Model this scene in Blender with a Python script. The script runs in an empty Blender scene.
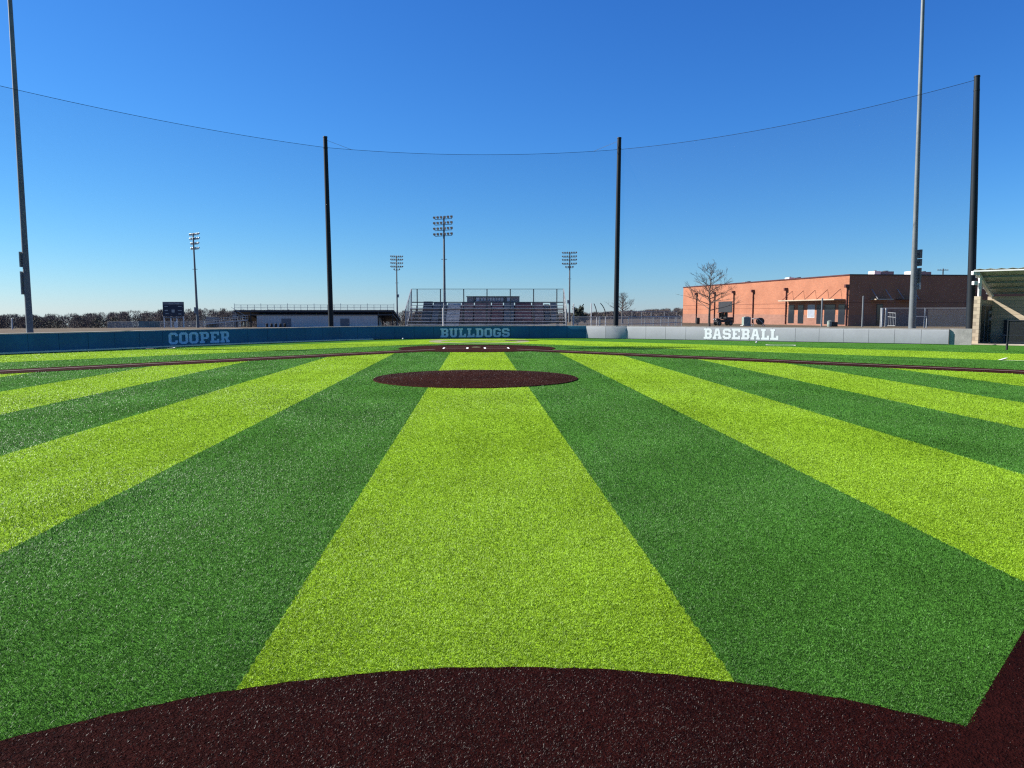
import bpy, bmesh, math, random
import numpy as np
from mathutils import Vector, Matrix, noise
from mathutils.geometry import tessellate_polygon

R = math.radians
sc = bpy.context.scene
COL = sc.collection

# ------------------------------------------------------------------ camera, sky, sun, exposure
CAM_H, F, PITCH = 1.75, 768.0, math.atan(72.0 / 768.0)
cam = bpy.data.cameras.new('camera')
cam.sensor_width = 36.0
cam.lens = 36.0 * F / 1024.0
cam.clip_start, cam.clip_end = 0.05, 9000.0
cam_o = bpy.data.objects.new('camera', cam)
cam_o.location = (0, 0, CAM_H)
cam_o.rotation_euler = (math.pi / 2 - PITCH, 0, 0)
COL.objects.link(cam_o)
sc.camera = cam_o

SUN_EL, SUN_AZ = R(35.0), R(-77.0)          # azimuth from +Y, positive to the right
world = bpy.data.worlds.new('World')
sc.world = world
world.use_nodes = True
wn = world.node_tree
bg = wn.nodes['Background']
sky = wn.nodes.new('ShaderNodeTexSky')
sky.sky_type = 'NISHITA'
sky.sun_disc = False
sky.sun_elevation, sky.sun_rotation = SUN_EL, SUN_AZ
sky.altitude, sky.air_density, sky.dust_density, sky.ozone_density = 0, 1.0, 0.0, 10.0
sep = wn.nodes.new('ShaderNodeSeparateColor')
com = wn.nodes.new('ShaderNodeCombineColor')
wn.links.new(sky.outputs[0], sep.inputs[0])
for ch, (g, p) in enumerate(((0.42, 1.40), (0.689, 1.16), (1.354, 0.85))):   # clear winter air: a deeper blue overhead
    a = wn.nodes.new('ShaderNodeMath'); a.operation = 'POWER'; a.inputs[1].default_value = p
    b = wn.nodes.new('ShaderNodeMath'); b.operation = 'MULTIPLY'; b.inputs[1].default_value = g
    wn.links.new(sep.outputs[ch], a.inputs[0]); wn.links.new(a.outputs[0], b.inputs[0])
    wn.links.new(b.outputs[0], com.inputs[ch])
wn.links.new(com.outputs[0], bg.inputs[0])
bg.inputs[1].default_value = 0.05

sun = bpy.data.lights.new('sun', 'SUN')
sun.energy, sun.angle, sun.color = 5.0, R(0.53), (1.0, 0.955, 0.88)
sun_o = bpy.data.objects.new('sun', sun)
SUNDIR = Vector((math.sin(SUN_AZ) * math.cos(SUN_EL), math.cos(SUN_AZ) * math.cos(SUN_EL), math.sin(SUN_EL)))
sun_o.rotation_euler = (-SUNDIR).to_track_quat('-Z', 'Y').to_euler()
COL.objects.link(sun_o)

vs = sc.view_settings
vs.view_transform, vs.look, vs.exposure, vs.gamma = 'Standard', 'None', 1.5, 1.0
vs.use_curve_mapping = False
sc.cycles.use_denoising = False
sc.cycles.filter_width = 1.25
sc.cycles.sample_clamp_indirect, sc.cycles.sample_clamp_direct = 2.0, 4.0
sc.cycles.max_bounces = 6
sc.cycles.transparent_max_bounces = 24
rng = random.Random(7)
nr = np.random.default_rng(11)

# ------------------------------------------------------------------ layout: photo ray at a chosen distance
CT, ST = math.cos(PITCH), math.sin(PITCH)
def Z(py, D):
    return CAM_H + D * ((384 - py) * CT - F * ST) / (F * CT + (384 - py) * ST)
def X(px, D, z=CAM_H):
    return (px - 512) / F * (D * CT + (CAM_H - z) * ST)
def ground_z(x, y):
    d = math.hypot(x, y)
    if d < 88: return 0.0
    a = x / max(y, 1.0)
    w = 1.0 if a < 0.0 else max(0.32, 1.0 - a / 0.12 * 0.68)
    dd = min(d, 520.0)
    z = -(dd - 88) * 0.0178 * w * min(1.0, (d - 88) / 25.0)
    if d > 560: z -= (d - 560) * 0.03
    return z
# the field's own axes: u across, v from second base towards the plate
YAW = 0.0467
def UV(u, v, z=0.0):
    c, s = math.cos(YAW), math.sin(YAW)
    return Vector((u * c - v * s, u * s + v * c, z))
HV = 38.4

# ------------------------------------------------------------------ node helpers and materials
class NT:
    def __init__(self, name):
        self.m = bpy.data.materials.new(name); self.m.use_nodes = True
        self.t = self.m.node_tree; self.bsdf = self.t.nodes['Principled BSDF']; self.out = self.t.nodes['Material Output']
    def node(self, kind, **kw):
        n = self.t.nodes.new(kind)
        for k, v in kw.items(): setattr(n, k, v)
        return n
    def put(self, sock, v):
        if hasattr(v, 'is_linked') or isinstance(v, bpy.types.NodeSocket): self.t.links.new(v, sock)
        else: sock.default_value = v
    def math(self, op, a, b=None, c=None, clamp=False):
        n = self.node('ShaderNodeMath', operation=op); n.use_clamp = clamp
        self.put(n.inputs[0], a)
        if b is not None: self.put(n.inputs[1], b)
        if c is not None: self.put(n.inputs[2], c)
        return n.outputs[0]
    def mix(self, fac, a, b, blend='MIX'):
        n = self.node('ShaderNodeMix', data_type='RGBA', blend_type=blend)
        self.put(n.inputs[0], fac)
        self.put(n.inputs[6], (*a, 1) if isinstance(a, tuple) and len(a) == 3 else a)
        self.put(n.inputs[7], (*b, 1) if isinstance(b, tuple) and len(b) == 3 else b)
        return n.outputs[2]
    def noise(self, scale, vec=None, detail=3.0, rough=0.55):
        n = self.node('ShaderNodeTexNoise'); n.inputs['Scale'].default_value = scale
        n.inputs['Detail'].default_value = detail; n.inputs['Roughness'].default_value = rough
        if vec is not None: self.put(n.inputs['Vector'], vec)
        return n.outputs[0]
    def smooth(self, x, a, b):
        n = self.node('ShaderNodeMapRange', interpolation_type='SMOOTHSTEP')
        self.put(n.inputs[0], x); n.inputs[1].default_value = a; n.inputs[2].default_value = b
        return n.outputs[0]
    def pos(self): return self.node('ShaderNodeNewGeometry').outputs['Position']
    def bump(self, h, strength=0.3, dist=0.02):
        n = self.node('ShaderNodeBump'); n.inputs['Strength'].default_value = strength
        n.inputs['Distance'].default_value = dist; self.put(n.inputs['Height'], h)
        self.t.links.new(n.outputs[0], self.bsdf.inputs['Normal'])

def weathered(name, col, rough=0.6, metal=0.0, scale=1.5, var=0.25, spec=0.4, grain=0.0):
    """plain paint, metal or concrete with blotches and a little grain"""
    t = NT(name); p = t.pos()
    n = t.math('ADD', t.math('MULTIPLY', t.noise(scale, p, 5.0, 0.6), 0.7), t.math('MULTIPLY', t.noise(scale * 9, p, 2.0), 0.3))
    f = t.smooth(n, 0.3, 0.7)
    col = tuple(c * 0.72 for c in col)
    lo = tuple(c * (1 - var) for c in col); hi = tuple(min(1, c * (1 + var * 0.6)) for c in col)
    t.put(t.bsdf.inputs['Base Color'], t.mix(f, lo, hi))
    t.bsdf.inputs['Roughness'].default_value = rough
    t.bsdf.inputs['Metallic'].default_value = metal
    t.bsdf.inputs['Specular IOR Level'].default_value = spec
    if grain: t.bump(t.noise(60, p, 3.0), 0.4, grain)
    return t.m

def grid_sheet(name, col, cell, width, diamond=True, rough=0.5, metal=0.0, soft=None):
    """chain link or netting: a real see-through sheet, wires from the sheet's own UV in metres"""
    t = NT(name)
    uv = t.node('ShaderNodeUVMap').outputs[0]
    s = t.node('ShaderNodeSeparateXYZ'); t.put(s.inputs[0], uv)
    a, b = s.outputs[0], s.outputs[1]
    if diamond: a, b = t.math('ADD', a, b), t.math('SUBTRACT', a, b)
    w = []
    for q in (a, b):
        fr = t.math('FRACT', t.math('DIVIDE', q, cell))
        w.append(t.math('LESS_THAN', t.math('ABSOLUTE', t.math('SUBTRACT', fr, 0.5)), width / cell / 2))
    f = t.math('MAXIMUM', w[0], w[1])
    if soft: f = t.math('ADD', soft[0], t.math('MULTIPLY', f, soft[1]))      # fine twine blurred over its own cell
    tr = t.node('ShaderNodeBsdfTransparent'); mx = t.node('ShaderNodeMixShader')
    t.bsdf.inputs['Base Color'].default_value = (*col, 1); t.bsdf.inputs['Roughness'].default_value = rough
    t.bsdf.inputs['Metallic'].default_value = metal
    t.put(mx.inputs[0], f); t.t.links.new(tr.outputs[0], mx.inputs[1]); t.t.links.new(t.bsdf.outputs[0], mx.inputs[2])
    t.t.links.new(mx.outputs[0], t.out.inputs[0])
    return t.m

LIME, GREEN = (0.157, 0.278, 0.013), (0.040, 0.122, 0.015)
MAROON, INFIELD_BROWN = (0.0118, 0.0024, 0.0018), (0.023, 0.0075, 0.0045)
def turf_colour(t):
    """mown-look bands: straight 2.3 m bands on the infield, bands along the foul lines outside it"""
    p = t.pos(); s = t.node('ShaderNodeSeparateXYZ'); t.put(s.inputs[0], p)
    c, sn = math.cos(YAW), math.sin(YAW)
    x, y = s.outputs[0], s.outputs[1]
    wob = t.math('MULTIPLY', t.math('SUBTRACT', t.noise(14.0, p, 2.0), 0.5), 0.05)
    u = t.math('ADD', t.math('ADD', t.math('MULTIPLY', x, c), t.math('MULTIPLY', y, sn)), wob)
    v = t.math('SUBTRACT', t.math('MULTIPLY', y, c), t.math('MULTIPLY', x, sn))
    perp = t.math('MULTIPLY', t.math('SUBTRACT', t.math('ADD', t.math('ABSOLUTE', u), v), HV), 0.7071)
    perp = t.math('ADD', t.math('SUBTRACT', perp, t.math('MULTIPLY', u, 0.045)), wob)
    k = t.math('FRACT', t.math('ADD', t.math('DIVIDE', t.math('SUBTRACT', u, 0.05), 4.68), 0.25))
    inf = t.math('LESS_THAN', k, 0.5)
    foul = t.math('MULTIPLY', t.math('GREATER_THAN', perp, 4.7), t.math('LESS_THAN', perp, 10.0))
    fair = t.math('LESS_THAN', perp, -0.4)
    f = t.math('ADD', t.math('MULTIPLY', inf, fair), t.math('MULTIPLY', foul, t.math('SUBTRACT', 1.0, fair)))
    # wear and brushing: broad patches plus long streaks down the bands
    mp = t.node('ShaderNodeMapping'); mp.inputs['Rotation'].default_value = (0, 0, -YAW); mp.inputs['Scale'].default_value = (2.2, 0.16, 1)
    t.put(mp.inputs[0], p)
    wear = t.math('ADD', t.math('MULTIPLY', t.noise(0.55, p, 4.0), 0.6), t.math('MULTIPLY', t.noise(1.0, mp.outputs[0], 3.0), 0.4))
    wear = t.smooth(wear, 0.32, 0.68)
    lime = t.mix(wear, tuple(q * 0.88 for q in LIME), tuple(q * 1.13 for q in LIME))
    green = t.mix(wear, tuple(q * 0.84 for q in GREEN), tuple(q * 1.18 for q in GREEN))
    return p, t.mix(f, green, lime)

def turf_mat(name, brown=False, blade=False, far=False):
    t = NT(name)
    if brown:
        base = INFIELD_BROWN if far else MAROON
        p = t.pos(); col = t.mix(t.noise(0.9, p, 4.0), tuple(q * 0.55 for q in base), tuple(q * 1.55 for q in base))
    else: p, col = turf_colour(t)
    if blade:
        at = t.node('ShaderNodeAttribute', attribute_name='tint').outputs['Fac']
        col = t.mix(at, t.mix(1.0, col, (0.62, 0.62, 0.66), 'MULTIPLY'), t.mix(1.0, col, (1.42, 1.36, 1.5), 'MULTIPLY'))
        t.put(t.bsdf.inputs['Base Color'], col)
        t.bsdf.inputs['Roughness'].default_value = 0.48
        t.bsdf.inputs['Specular IOR Level'].default_value = (0.14 if far else 0.24) if brown else 0.15
        if not brown:
            t.bsdf.inputs['Sheen Weight'].default_value = 0.05; t.bsdf.inputs['Sheen Roughness'].default_value = 0.4; t.bsdf.inputs['Sheen Tint'].default_value = (0.6, 1.0, 0.5, 1)
        tl = t.node('ShaderNodeBsdfTranslucent'); t.put(tl.inputs[0], col)
        mx = t.node('ShaderNodeMixShader'); mx.inputs[0].default_value = 0.25
        t.t.links.new(t.bsdf.outputs[0], mx.inputs[1]); t.t.links.new(tl.outputs[0], mx.inputs[2]); t.t.links.new(mx.outputs[0], t.out.inputs[0])
    else:
        g1 = t.noise(95.0, p, 2.0, 0.6); g2 = t.noise(26.0, p, 2.0, 0.6); g3 = t.noise(7.0, p, 3.0, 0.7)
        g = t.math('ADD', t.math('MULTIPLY', g1, 0.4), t.math('ADD', t.math('MULTIPLY', g2, 0.35), t.math('MULTIPLY', g3, 0.25)))
        col = t.mix(t.smooth(g, 0.34, 0.66), t.mix(1.0, col, (0.55, 0.55, 0.6), 'MULTIPLY'), t.mix(1.0, col, (1.4, 1.35, 1.5), 'MULTIPLY'))
        t.put(t.bsdf.inputs['Base Color'], col)
        t.bsdf.inputs['Roughness'].default_value = 0.85
        t.bsdf.inputs['Specular IOR Level'].default_value = 0.02
        t.bump(g, 0.75, 0.05)
    return t.m

M = {}
M['turf'] = turf_mat('green_turf'); M['blade'] = turf_mat('green_turf_blade', blade=True)
M['brown_turf'] = turf_mat('brown_turf', brown=True); M['infield_brown'] = turf_mat('infield_brown_turf', brown=True, far=True); M['far_brown_blade'] = turf_mat('infield_brown_turf_blade', brown=True, blade=True, far=True); M['brown_blade'] = turf_mat('brown_turf_blade', brown=True, blade=True)
def ground_mat():
    t = NT('dormant_grass'); p = t.pos()
    a = t.mix(t.smooth(t.noise(0.05, p, 5.0), 0.35, 0.65), (0.072, 0.052, 0.036), (0.098, 0.080, 0.052))
    a = t.mix(t.smooth(t.noise(0.9, p, 4.0), 0.3, 0.7), t.mix(1.0, a, (0.72, 0.72, 0.7), 'MULTIPLY'), a)
    t.put(t.bsdf.inputs['Base Color'], a); t.bsdf.inputs['Roughness'].default_value = 0.95
    t.bsdf.inputs['Specular IOR Level'].default_value = 0.1
    t.bump(t.noise(3.0, p, 4.0), 0.6, 0.1)
    return t.m
M['ground'] = ground_mat()
M['kerb_concrete'] = weathered('pale_kerb_concrete', (1.15, 0.98, 0.62), 0.85, scale=2, var=0.15)
M['worn_line'] = weathered('worn_line', (0.20, 0.13, 0.115), 0.85, scale=3, var=0.25)
M['white_turf'] = weathered('white_turf_paint', (0.78, 0.78, 0.76), 0.8, scale=8, var=0.15)
M['tan_turf'] = weathered('tan_turf_paint', (0.27, 0.27, 0.13), 0.85, scale=3, var=0.25)
M['navy'] = weathered('navy_vinyl', (0.016, 0.140, 0.225), 0.5, scale=0.8, var=0.2, spec=0.35)
M['grey_vinyl'] = weathered('grey_vinyl', (0.405, 0.42, 0.435), 0.5, scale=0.8, var=0.09, spec=0.35)
M['blue_letter'] = weathered('pale_letter_vinyl', (0.52, 0.74, 0.97), 0.5, scale=2, var=0.1)
M['white_letter'] = weathered('white_letter_vinyl', (1.08, 1.09, 1.10), 0.5, scale=2, var=0.05)
M['concrete'] = weathered('concrete', (0.42, 0.40, 0.37), 0.85, scale=2.0, var=0.28, grain=0.004)
M['black_steel'] = weathered('black_steel', (0.008, 0.014, 0.021), 0.6, 0.0, 0.6, 0.3, 0.2)
M['galv'] = weathered('galvanised_steel', (0.46, 0.48, 0.49), 0.45, 0.35, 1.2, 0.2)
M['pole_grey'] = weathered('grey_pole_steel', (0.175, 0.20, 0.215), 0.55, 0.1, 0.7, 0.2)
M['dark_galv'] = weathered('dull_dark_steel', (0.12, 0.13, 0.14), 0.5, 0.3, 1.0, 0.25)
M['alu'] = weathered('aluminium_plank', (0.68, 0.66, 0.66), 0.45, 0.3, 0.7, 0.3)
M['seat_maroon'] = weathered('maroon_seats', (0.27, 0.14, 0.135), 0.6, scale=0.2, var=0.4)
M['rust'] = weathered('red_brown_plank', (0.32, 0.22, 0.205), 0.7, 0.0, 0.6, 0.35)
M['dark'] = weathered('dark_paint', (0.022, 0.023, 0.027), 0.55, scale=2, var=0.3)
M['black'] = weathered('black_rubber', (0.014, 0.014, 0.015), 0.7, scale=5, var=0.3)
M['white'] = weathered('white_paint', (0.78, 0.78, 0.77), 0.5, scale=1.5, var=0.1)
M['pane_pale'] = weathered('pale_blind', (0.33, 0.36, 0.42), 0.3, scale=1, var=0.15)
M['white_wall'] = weathered('white_metal_siding', (0.70, 0.69, 0.66), 0.6, scale=0.4, var=0.1)
M['stand_steel'] = weathered('dark_blue_steel', (0.035, 0.042, 0.060), 0.6, scale=0.4, var=0.3)
M['deep_green'] = weathered('dark_green_door', (0.012, 0.024, 0.024), 0.5, scale=1, var=0.3)
M['deep_blue'] = weathered('dark_blue_pad', (0.008, 0.010, 0.018), 0.6, scale=1, var=0.3)
M['greydoor'] = weathered('grey_door_paint', (0.20, 0.21, 0.23), 0.5, scale=1, var=0.15)
M['tan_block'] = None
M['bronze'] = weathered('dark_red_metal', (0.10, 0.025, 0.020), 0.45, 0.1, 1.0, 0.25)
M['canopy'] = weathered('tan_canopy_metal', (0.48, 0.40, 0.30), 0.5, 0.1, 1.0, 0.2)
M['bark'] = weathered('grey_bark', (0.10, 0.075, 0.062), 0.9, scale=6, var=0.35)
M['twig'] = weathered('bare_twig', (0.13, 0.10, 0.085), 0.9, scale=3, var=0.3)
M['roof_green'] = weathered('green_grey_roof_sheet', (0.48, 0.50, 0.44), 0.5, 0.2, 1.0, 0.25)
M['fascia'] = weathered('white_fascia', (0.70, 0.70, 0.68), 0.5, scale=2, var=0.12)
M['green_bin'] = weathered('pale_green_metal', (0.28, 0.34, 0.30), 0.5, scale=2, var=0.2)
M['glass'] = None
def glass_mat():
    t = NT('dark_glass'); t.bsdf.inputs['Base Color'].default_value = (0.015, 0.018, 0.024, 1)
    t.bsdf.inputs['Roughness'].default_value = 0.08; return t.m
M['glass'] = glass_mat()
M['net'] = grid_sheet('black_netting', (0.01, 0.01, 0.012), 0.045, 0.008, diamond=False, rough=0.8, soft=(0.065, 0.12))
M['link'] = grid_sheet('chain_link', (0.50, 0.51, 0.52), 0.09, 0.02, metal=0.2, soft=(0.04, 0.22))
M['link_dense'] = grid_sheet('chain_link_fine', (0.62, 0.62, 0.60), 0.09, 0.022, metal=0.0, soft=(0.12, 0.40))
M['link_dark'] = grid_sheet('dark_screen', (0.003, 0.0035, 0.005), 0.05, 0.024, soft=(0.35, 0.5))

def brick_mat(name, c1, c2, mortar, scale=1.0, bw=0.24, bh=0.076, msize=0.008):
    t = NT(name); tc = t.node('ShaderNodeTexCoord').outputs['Object']
    s = t.node('ShaderNodeSeparateXYZ'); t.put(s.inputs[0], tc)
    cm = t.node('ShaderNodeCombineXYZ')
    t.put(cm.inputs[0], t.math('ADD', s.outputs[0], s.outputs[1])); t.put(cm.inputs[1], s.outputs[2])
    b = t.node('ShaderNodeTexBrick'); t.put(b.inputs['Vector'], cm.outputs[0])
    b.inputs['Scale'].default_value = 1.0; b.inputs['Brick Width'].default_value = bw; b.inputs['Row Height'].default_value = bh
    b.inputs['Mortar Size'].default_value = msize
    b.inputs['Color1'].default_value = (*c1, 1); b.inputs['Color2'].default_value = (*c2, 1); b.inputs['Mortar'].default_value = (*mortar, 1)
    big = t.noise(0.35, cm.outputs[0], 5.0)
    col = t.mix(t.smooth(big, 0.3, 0.7), t.mix(1.0, b.outputs[0], (0.82, 0.80, 0.80), 'MULTIPLY'), b.outputs[0])
    t.put(t.bsdf.inputs['Base Color'], col); t.bsdf.inputs['Roughness'].default_value = 0.9
    t.bsdf.inputs['Specular IOR Level'].default_value = 0.2
    t.bump(b.outputs['Fac'], 0.5, -0.006)
    return t.m
M['brick'] = brick_mat('orange_brick', (0.345, 0.128, 0.068), (0.285, 0.100, 0.052), (0.26, 0.175, 0.125))
M['brick_band'] = brick_mat('split_face_block', (0.25, 0.125, 0.09), (0.21, 0.105, 0.075), (0.21, 0.14, 0.11), bw=0.4, bh=0.2)
M['brick_course'] = brick_mat('dark_brick_course', (0.20, 0.065, 0.037), (0.165, 0.055, 0.03), (0.16, 0.10, 0.075))
M['tan_block'] = brick_mat('tan_block', (0.44, 0.37, 0.27), (0.40, 0.335, 0.24), (0.29, 0.24, 0.175), bw=0.4, bh=0.2, msize=0.012)

# ------------------------------------------------------------------ objects and meshes
def tag(o, label=None, cat=None, group=None, kind=None):
    if label: o['label'] = label
    if cat: o['category'] = cat
    if group: o['group'] = group
    if kind: o['kind'] = kind
    return o
def thing(name, loc, label, cat, group=None, rz=0.0):
    o = bpy.data.objects.new(name, None); COL.objects.link(o)
    o.empty_display_size = 0.2
    o.location = loc; o.rotation_euler = (0, 0, rz)
    return tag(o, label, cat, group)
def copy_tree(o, parent=None):
    c = o.copy(); COL.objects.link(c)
    if parent is not None: c.parent = parent
    for ch in [q for q in bpy.data.objects if q.parent == o]: copy_tree(ch, c)
    return c

class MB:
    """collects shapes; coordinates are the thing's own (or world when origin is given)"""
    def __init__(self, origin=(0, 0, 0)):
        self.v, self.f, self.uv, self.o = [], [], {}, Vector(origin)
    def add(self, vs_, fs, uvs=None):
        n = len(self.v)
        self.v += [Vector(p) - self.o for p in vs_]
        for i, f in enumerate(fs):
            if uvs: self.uv[len(self.f)] = [uvs[k] for k in f]
            self.f.append(tuple(n + k for k in f))
        return self
    def box(self, c, s, rz=0.0, ch=0.0):
        x, y, z = s[0] / 2, s[1] / 2, s[2] / 2
        if ch <= 0:
            p = [(-x,-y,-z),(x,-y,-z),(x,y,-z),(-x,y,-z),(-x,-y,z),(x,-y,z),(x,y,z),(-x,y,z)]
            f = [(0,3,2,1),(4,5,6,7),(0,1,5,4),(1,2,6,5),(2,3,7,6),(3,0,4,7)]
        else:
            bm = bmesh.new(); bmesh.ops.create_cube(bm, size=1.0)
            for q in bm.verts: q.co = Vector((q.co.x * s[0], q.co.y * s[1], q.co.z * s[2]))
            bmesh.ops.bevel(bm, geom=bm.edges[:], offset=ch, segments=2, affect='EDGES', profile=0.6)
            bm.verts.index_update(); p = [tuple(q.co) for q in bm.verts]; f = [tuple(q.index for q in g.verts) for g in bm.faces]; bm.free()
        cr, sr = math.cos(rz), math.sin(rz)
        return self.add([(c[0] + a * cr - b * sr, c[1] + a * sr + b * cr, c[2] + d) for a, b, d in p], f)
    def tube(self, pts, radii, n=8, caps=True):
        pts = [Vector(p) for p in pts]
        if not hasattr(radii, '__len__'): radii = [radii] * len(pts)
        rings, V, Fc = [], [], []
        for i, p in enumerate(pts):
            d = (pts[min(i + 1, len(pts) - 1)] - pts[max(i - 1, 0)]).normalized()
            a = d.cross(Vector((0, 0, 1)) if abs(d.z) < 0.9 else Vector((1, 0, 0))).normalized(); b = d.cross(a)
            rings.append([len(V) + k for k in range(n)])
            V += [p + (a * math.cos(2 * math.pi * k / n) + b * math.sin(2 * math.pi * k / n)) * radii[i] for k in range(n)]
        for i in range(len(pts) - 1):
            for k in range(n):
                Fc.append((rings[i][k], rings[i + 1][k], rings[i + 1][(k + 1) % n], rings[i][(k + 1) % n]))
        if caps: Fc += [tuple(rings[0]), tuple(reversed(rings[-1]))]
        return self.add(V, Fc)
    def bar(self, a, b, w, h):
        a, b = Vector(a), Vector(b); d = (b - a).normalized()
        s = d.cross(Vector((0, 0, 1)) if abs(d.z) < 0.95 else Vector((0, 1, 0))).normalized(); t = s.cross(d)
        V = [q + s * i * w / 2 + t * j * h / 2 for q in (a, b) for i, j in ((-1,-1),(1,-1),(1,1),(-1,1))]
        return self.add(V, [(0,1,2,3),(7,6,5,4),(0,4,5,1),(1,5,6,2),(2,6,7,3),(3,7,4,0)])
    def quad(self, a, b, c, d):          # with UV in metres
        a, b, c, d = map(Vector, (a, b, c, d)); w = (b - a).length; h = (d - a).length
        return self.add([a, b, c, d], [(0, 1, 2, 3)], [(0, 0), (w, 0), (w, h), (0, h)])
    def prism(self, poly, z0, z1):       # poly: list of (x, y)
        n = len(poly); V = [(x, y, z0) for x, y in poly] + [(x, y, z1) for x, y in poly]
        return self.add(V, [tuple(range(n - 1, -1, -1)), tuple(range(n, 2 * n))] + [(i, (i + 1) % n, n + (i + 1) % n, n + i) for i in range(n)])
    def build(self, name, mat, parent=None, smooth=False, label=None):
        me = bpy.data.meshes.new(name); me.from_pydata([tuple(p) for p in self.v], [], self.f)
        if self.uv:
            l = me.uv_layers.new(name='UVMap')
            for pi, poly in enumerate(me.polygons):
                if pi in self.uv:
                    for k, li in enumerate(poly.loop_indices): l.data[li].uv = self.uv[pi][k]
        bm = bmesh.new(); bm.from_mesh(me); bmesh.ops.recalc_face_normals(bm, faces=bm.faces); bm.to_mesh(me); bm.free()
        me.materials.append(mat)
        if smooth:
            for p in me.polygons: p.use_smooth = True
            try: me.set_sharp_from_angle(angle=R(40))
            except Exception: pass
        o = bpy.data.objects.new(name, me); COL.objects.link(o)
        if parent is not None: o.parent = parent
        else: o.location = self.o
        if label: o['label'] = label
        return o

def sheet(name, poly, z, mat, label=None, kind='structure'):
    bm = bmesh.new(); bm.faces.new([bm.verts.new((p[0], p[1], z)) for p in poly])
    bmesh.ops.recalc_face_normals(bm, faces=bm.faces)
    for f in bm.faces:
        if f.normal.z < 0: f.normal_flip()
    me = bpy.data.meshes.new(name); bm.to_mesh(me); bm.free(); me.materials.append(mat)
    o = bpy.data.objects.new(name, me); COL.objects.link(o); o['kind'] = kind
    return o

# ------------------------------------------------------------------ ground
def build_ground():
    rad = [0, 4, 12, 30, 60, 80, 88, 95, 105, 120, 140, 165, 200, 240, 290, 350, 420, 500, 560, 620, 750, 1000, 1500, 3000]
    na = 120; V = [(0, 0, -0.03)]; Fc = []
    for r in rad[1:]:
        for k in range(na):
            a = 2 * math.pi * k / na; x, y = r * math.sin(a), r * math.cos(a)
            V.append((x, y, ground_z(x, y) - 0.03))
    for k in range(na): Fc.append((0, 1 + (k + 1) % na, 1 + k))
    for i in range(len(rad) - 2):
        for k in range(na):
            a, b = 1 + i * na + k, 1 + i * na + (k + 1) % na
            Fc.append((a, b, b + na, a + na))
    o = MB().add(V, Fc).build('ground', M['ground'], smooth=True); o['kind'] = 'structure'
build_ground()

# ------------------------------------------------------------------ the padded wall's line on the ground (front face)
NAVY_PTS = [(-29.5, 20.5), (-25.6, 26.1), (-21.5, 32.0), (-19.1, 35.5), (-16.6, 39.9), (-14.4, 43.0), (-12.3, 45.6), (-10.3, 48.0), (-8.3, 49.5), (-6.4, 50.2), (-4.3, 50.6), (-0.9, 51.15), (2.2, 51.50), (3.6, 51.42), (4.93, 51.20)]
GREY_PTS = [(4.93, 51.20), (5.55, 50.83), (6.2, 50.47), (6.75, 50.24), (7.08, 50.15), (7.46, 50.09)]
GREY2_PTS = [(7.46, 50.09), (9.3, 49.08), (23.45, 41.30)]

def field_turf():
    pts = [(-29.5, 20.5)] + NAVY_PTS[1:] + GREY_PTS[1:] + [(23.45, 41.30), (24.8, 41.9), (27.2, 39.7), (45, 24), (70, 10), (80, -20), (60, -60), (-60, -60), (-80, -20), (-60, 10)]
    return sheet('field_turf', pts, 0.0, M['turf'])
field_turf()
def disc_poly(c, r, n=96, rz=0.0):
    return [(c[0] + r * math.cos(2 * math.pi * k / n), c[1] + r * math.sin(2 * math.pi * k / n)) for k in range(n)]
SECOND_R = 3.65
def edge_wander(a): return 0.003 * np.sin(23 * a + 0.4) + 0.003 * np.sin(61 * a + 1.0) + 0.003 * np.sin(149 * a)
sheet('infield_dirt', [((SECOND_R + edge_wander(a)) * math.cos(a), (SECOND_R + edge_wander(a)) * math.sin(a)) for a in np.linspace(-math.pi, math.pi, 720, endpoint=False)], 0.004, M['brown_turf'])
def strip(name, a, b, w0, w1, z, mat):
    """a flat strip from a to b (uv), reaching w0 to its left and w1 to its right"""
    a, b = UV(*a), UV(*b); d = (b - a).normalized(); n = Vector((-d.y, d.x, 0))
    p = [a + n * w0, b + n * w0, b - n * w1, a - n * w1]
    return sheet(name, [(q.x, q.y) for q in p], z, mat)
strip('base_path', (1.6, 2.54), (19.3, 20.24), 0.0, 1.95, 0.008, M['brown_turf'])
strip('base_path', (-1.6, 2.54), (-19.3, 20.24), 1.95, 0.0, 0.008, M['brown_turf'])
# paths from the plate to first and third; they lie at 45 degrees give or take the field's slight skew
FIRST, THIRD = (20.0, 17.6), (-19.4, 17.3)
HOME = (0.05, 37.8)
strip('base_path', HOME, FIRST, 0.9, 0.9, 0.008, M['infield_brown'])
strip('base_path', HOME, THIRD, 0.9, 0.9, 0.012, M['infield_brown'])
sheet('infield_dirt', disc_poly(UV(*FIRST), 3.9), 0.016, M['brown_turf'])
sheet('infield_dirt', disc_poly(UV(*THIRD), 3.9), 0.016, M['brown_turf'])
HC = UV(0.05, 37.25)
sheet('infield_dirt', disc_poly(HC, 3.78), 0.016, M['infield_brown'])
# chalk-white inlaid lines
def line(a, b, w=0.1, z=0.022, mat='white_turf', name='field_line'):
    return strip(name, a, b, w / 2, w / 2, z, M[mat])
for s in (-1, 1):
    end = FIRST if s > 0 else THIRD
    line((s * 1.9, HOME[1] - 1.9), (end[0], end[1]), 0.14, 0.024, 'worn_line')
    for q in (0.42, 1.55): line((s * q, 36.4), (s * q, 37.7), 0.10 if q < 1 else 0.085)
    for q in (36.25, 38.05): line((s * 0.46, q), (s * 1.49, q), 0.1, 0.026, 'worn_line')
sheet('home_plate', [tuple(UV(x, y))[:2] for x, y in ((-.22, 37.95), (.22, 37.95), (.22, 38.17), (0, 38.4), (-.22, 38.17))], 0.019, M['tan_turf'])
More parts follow.
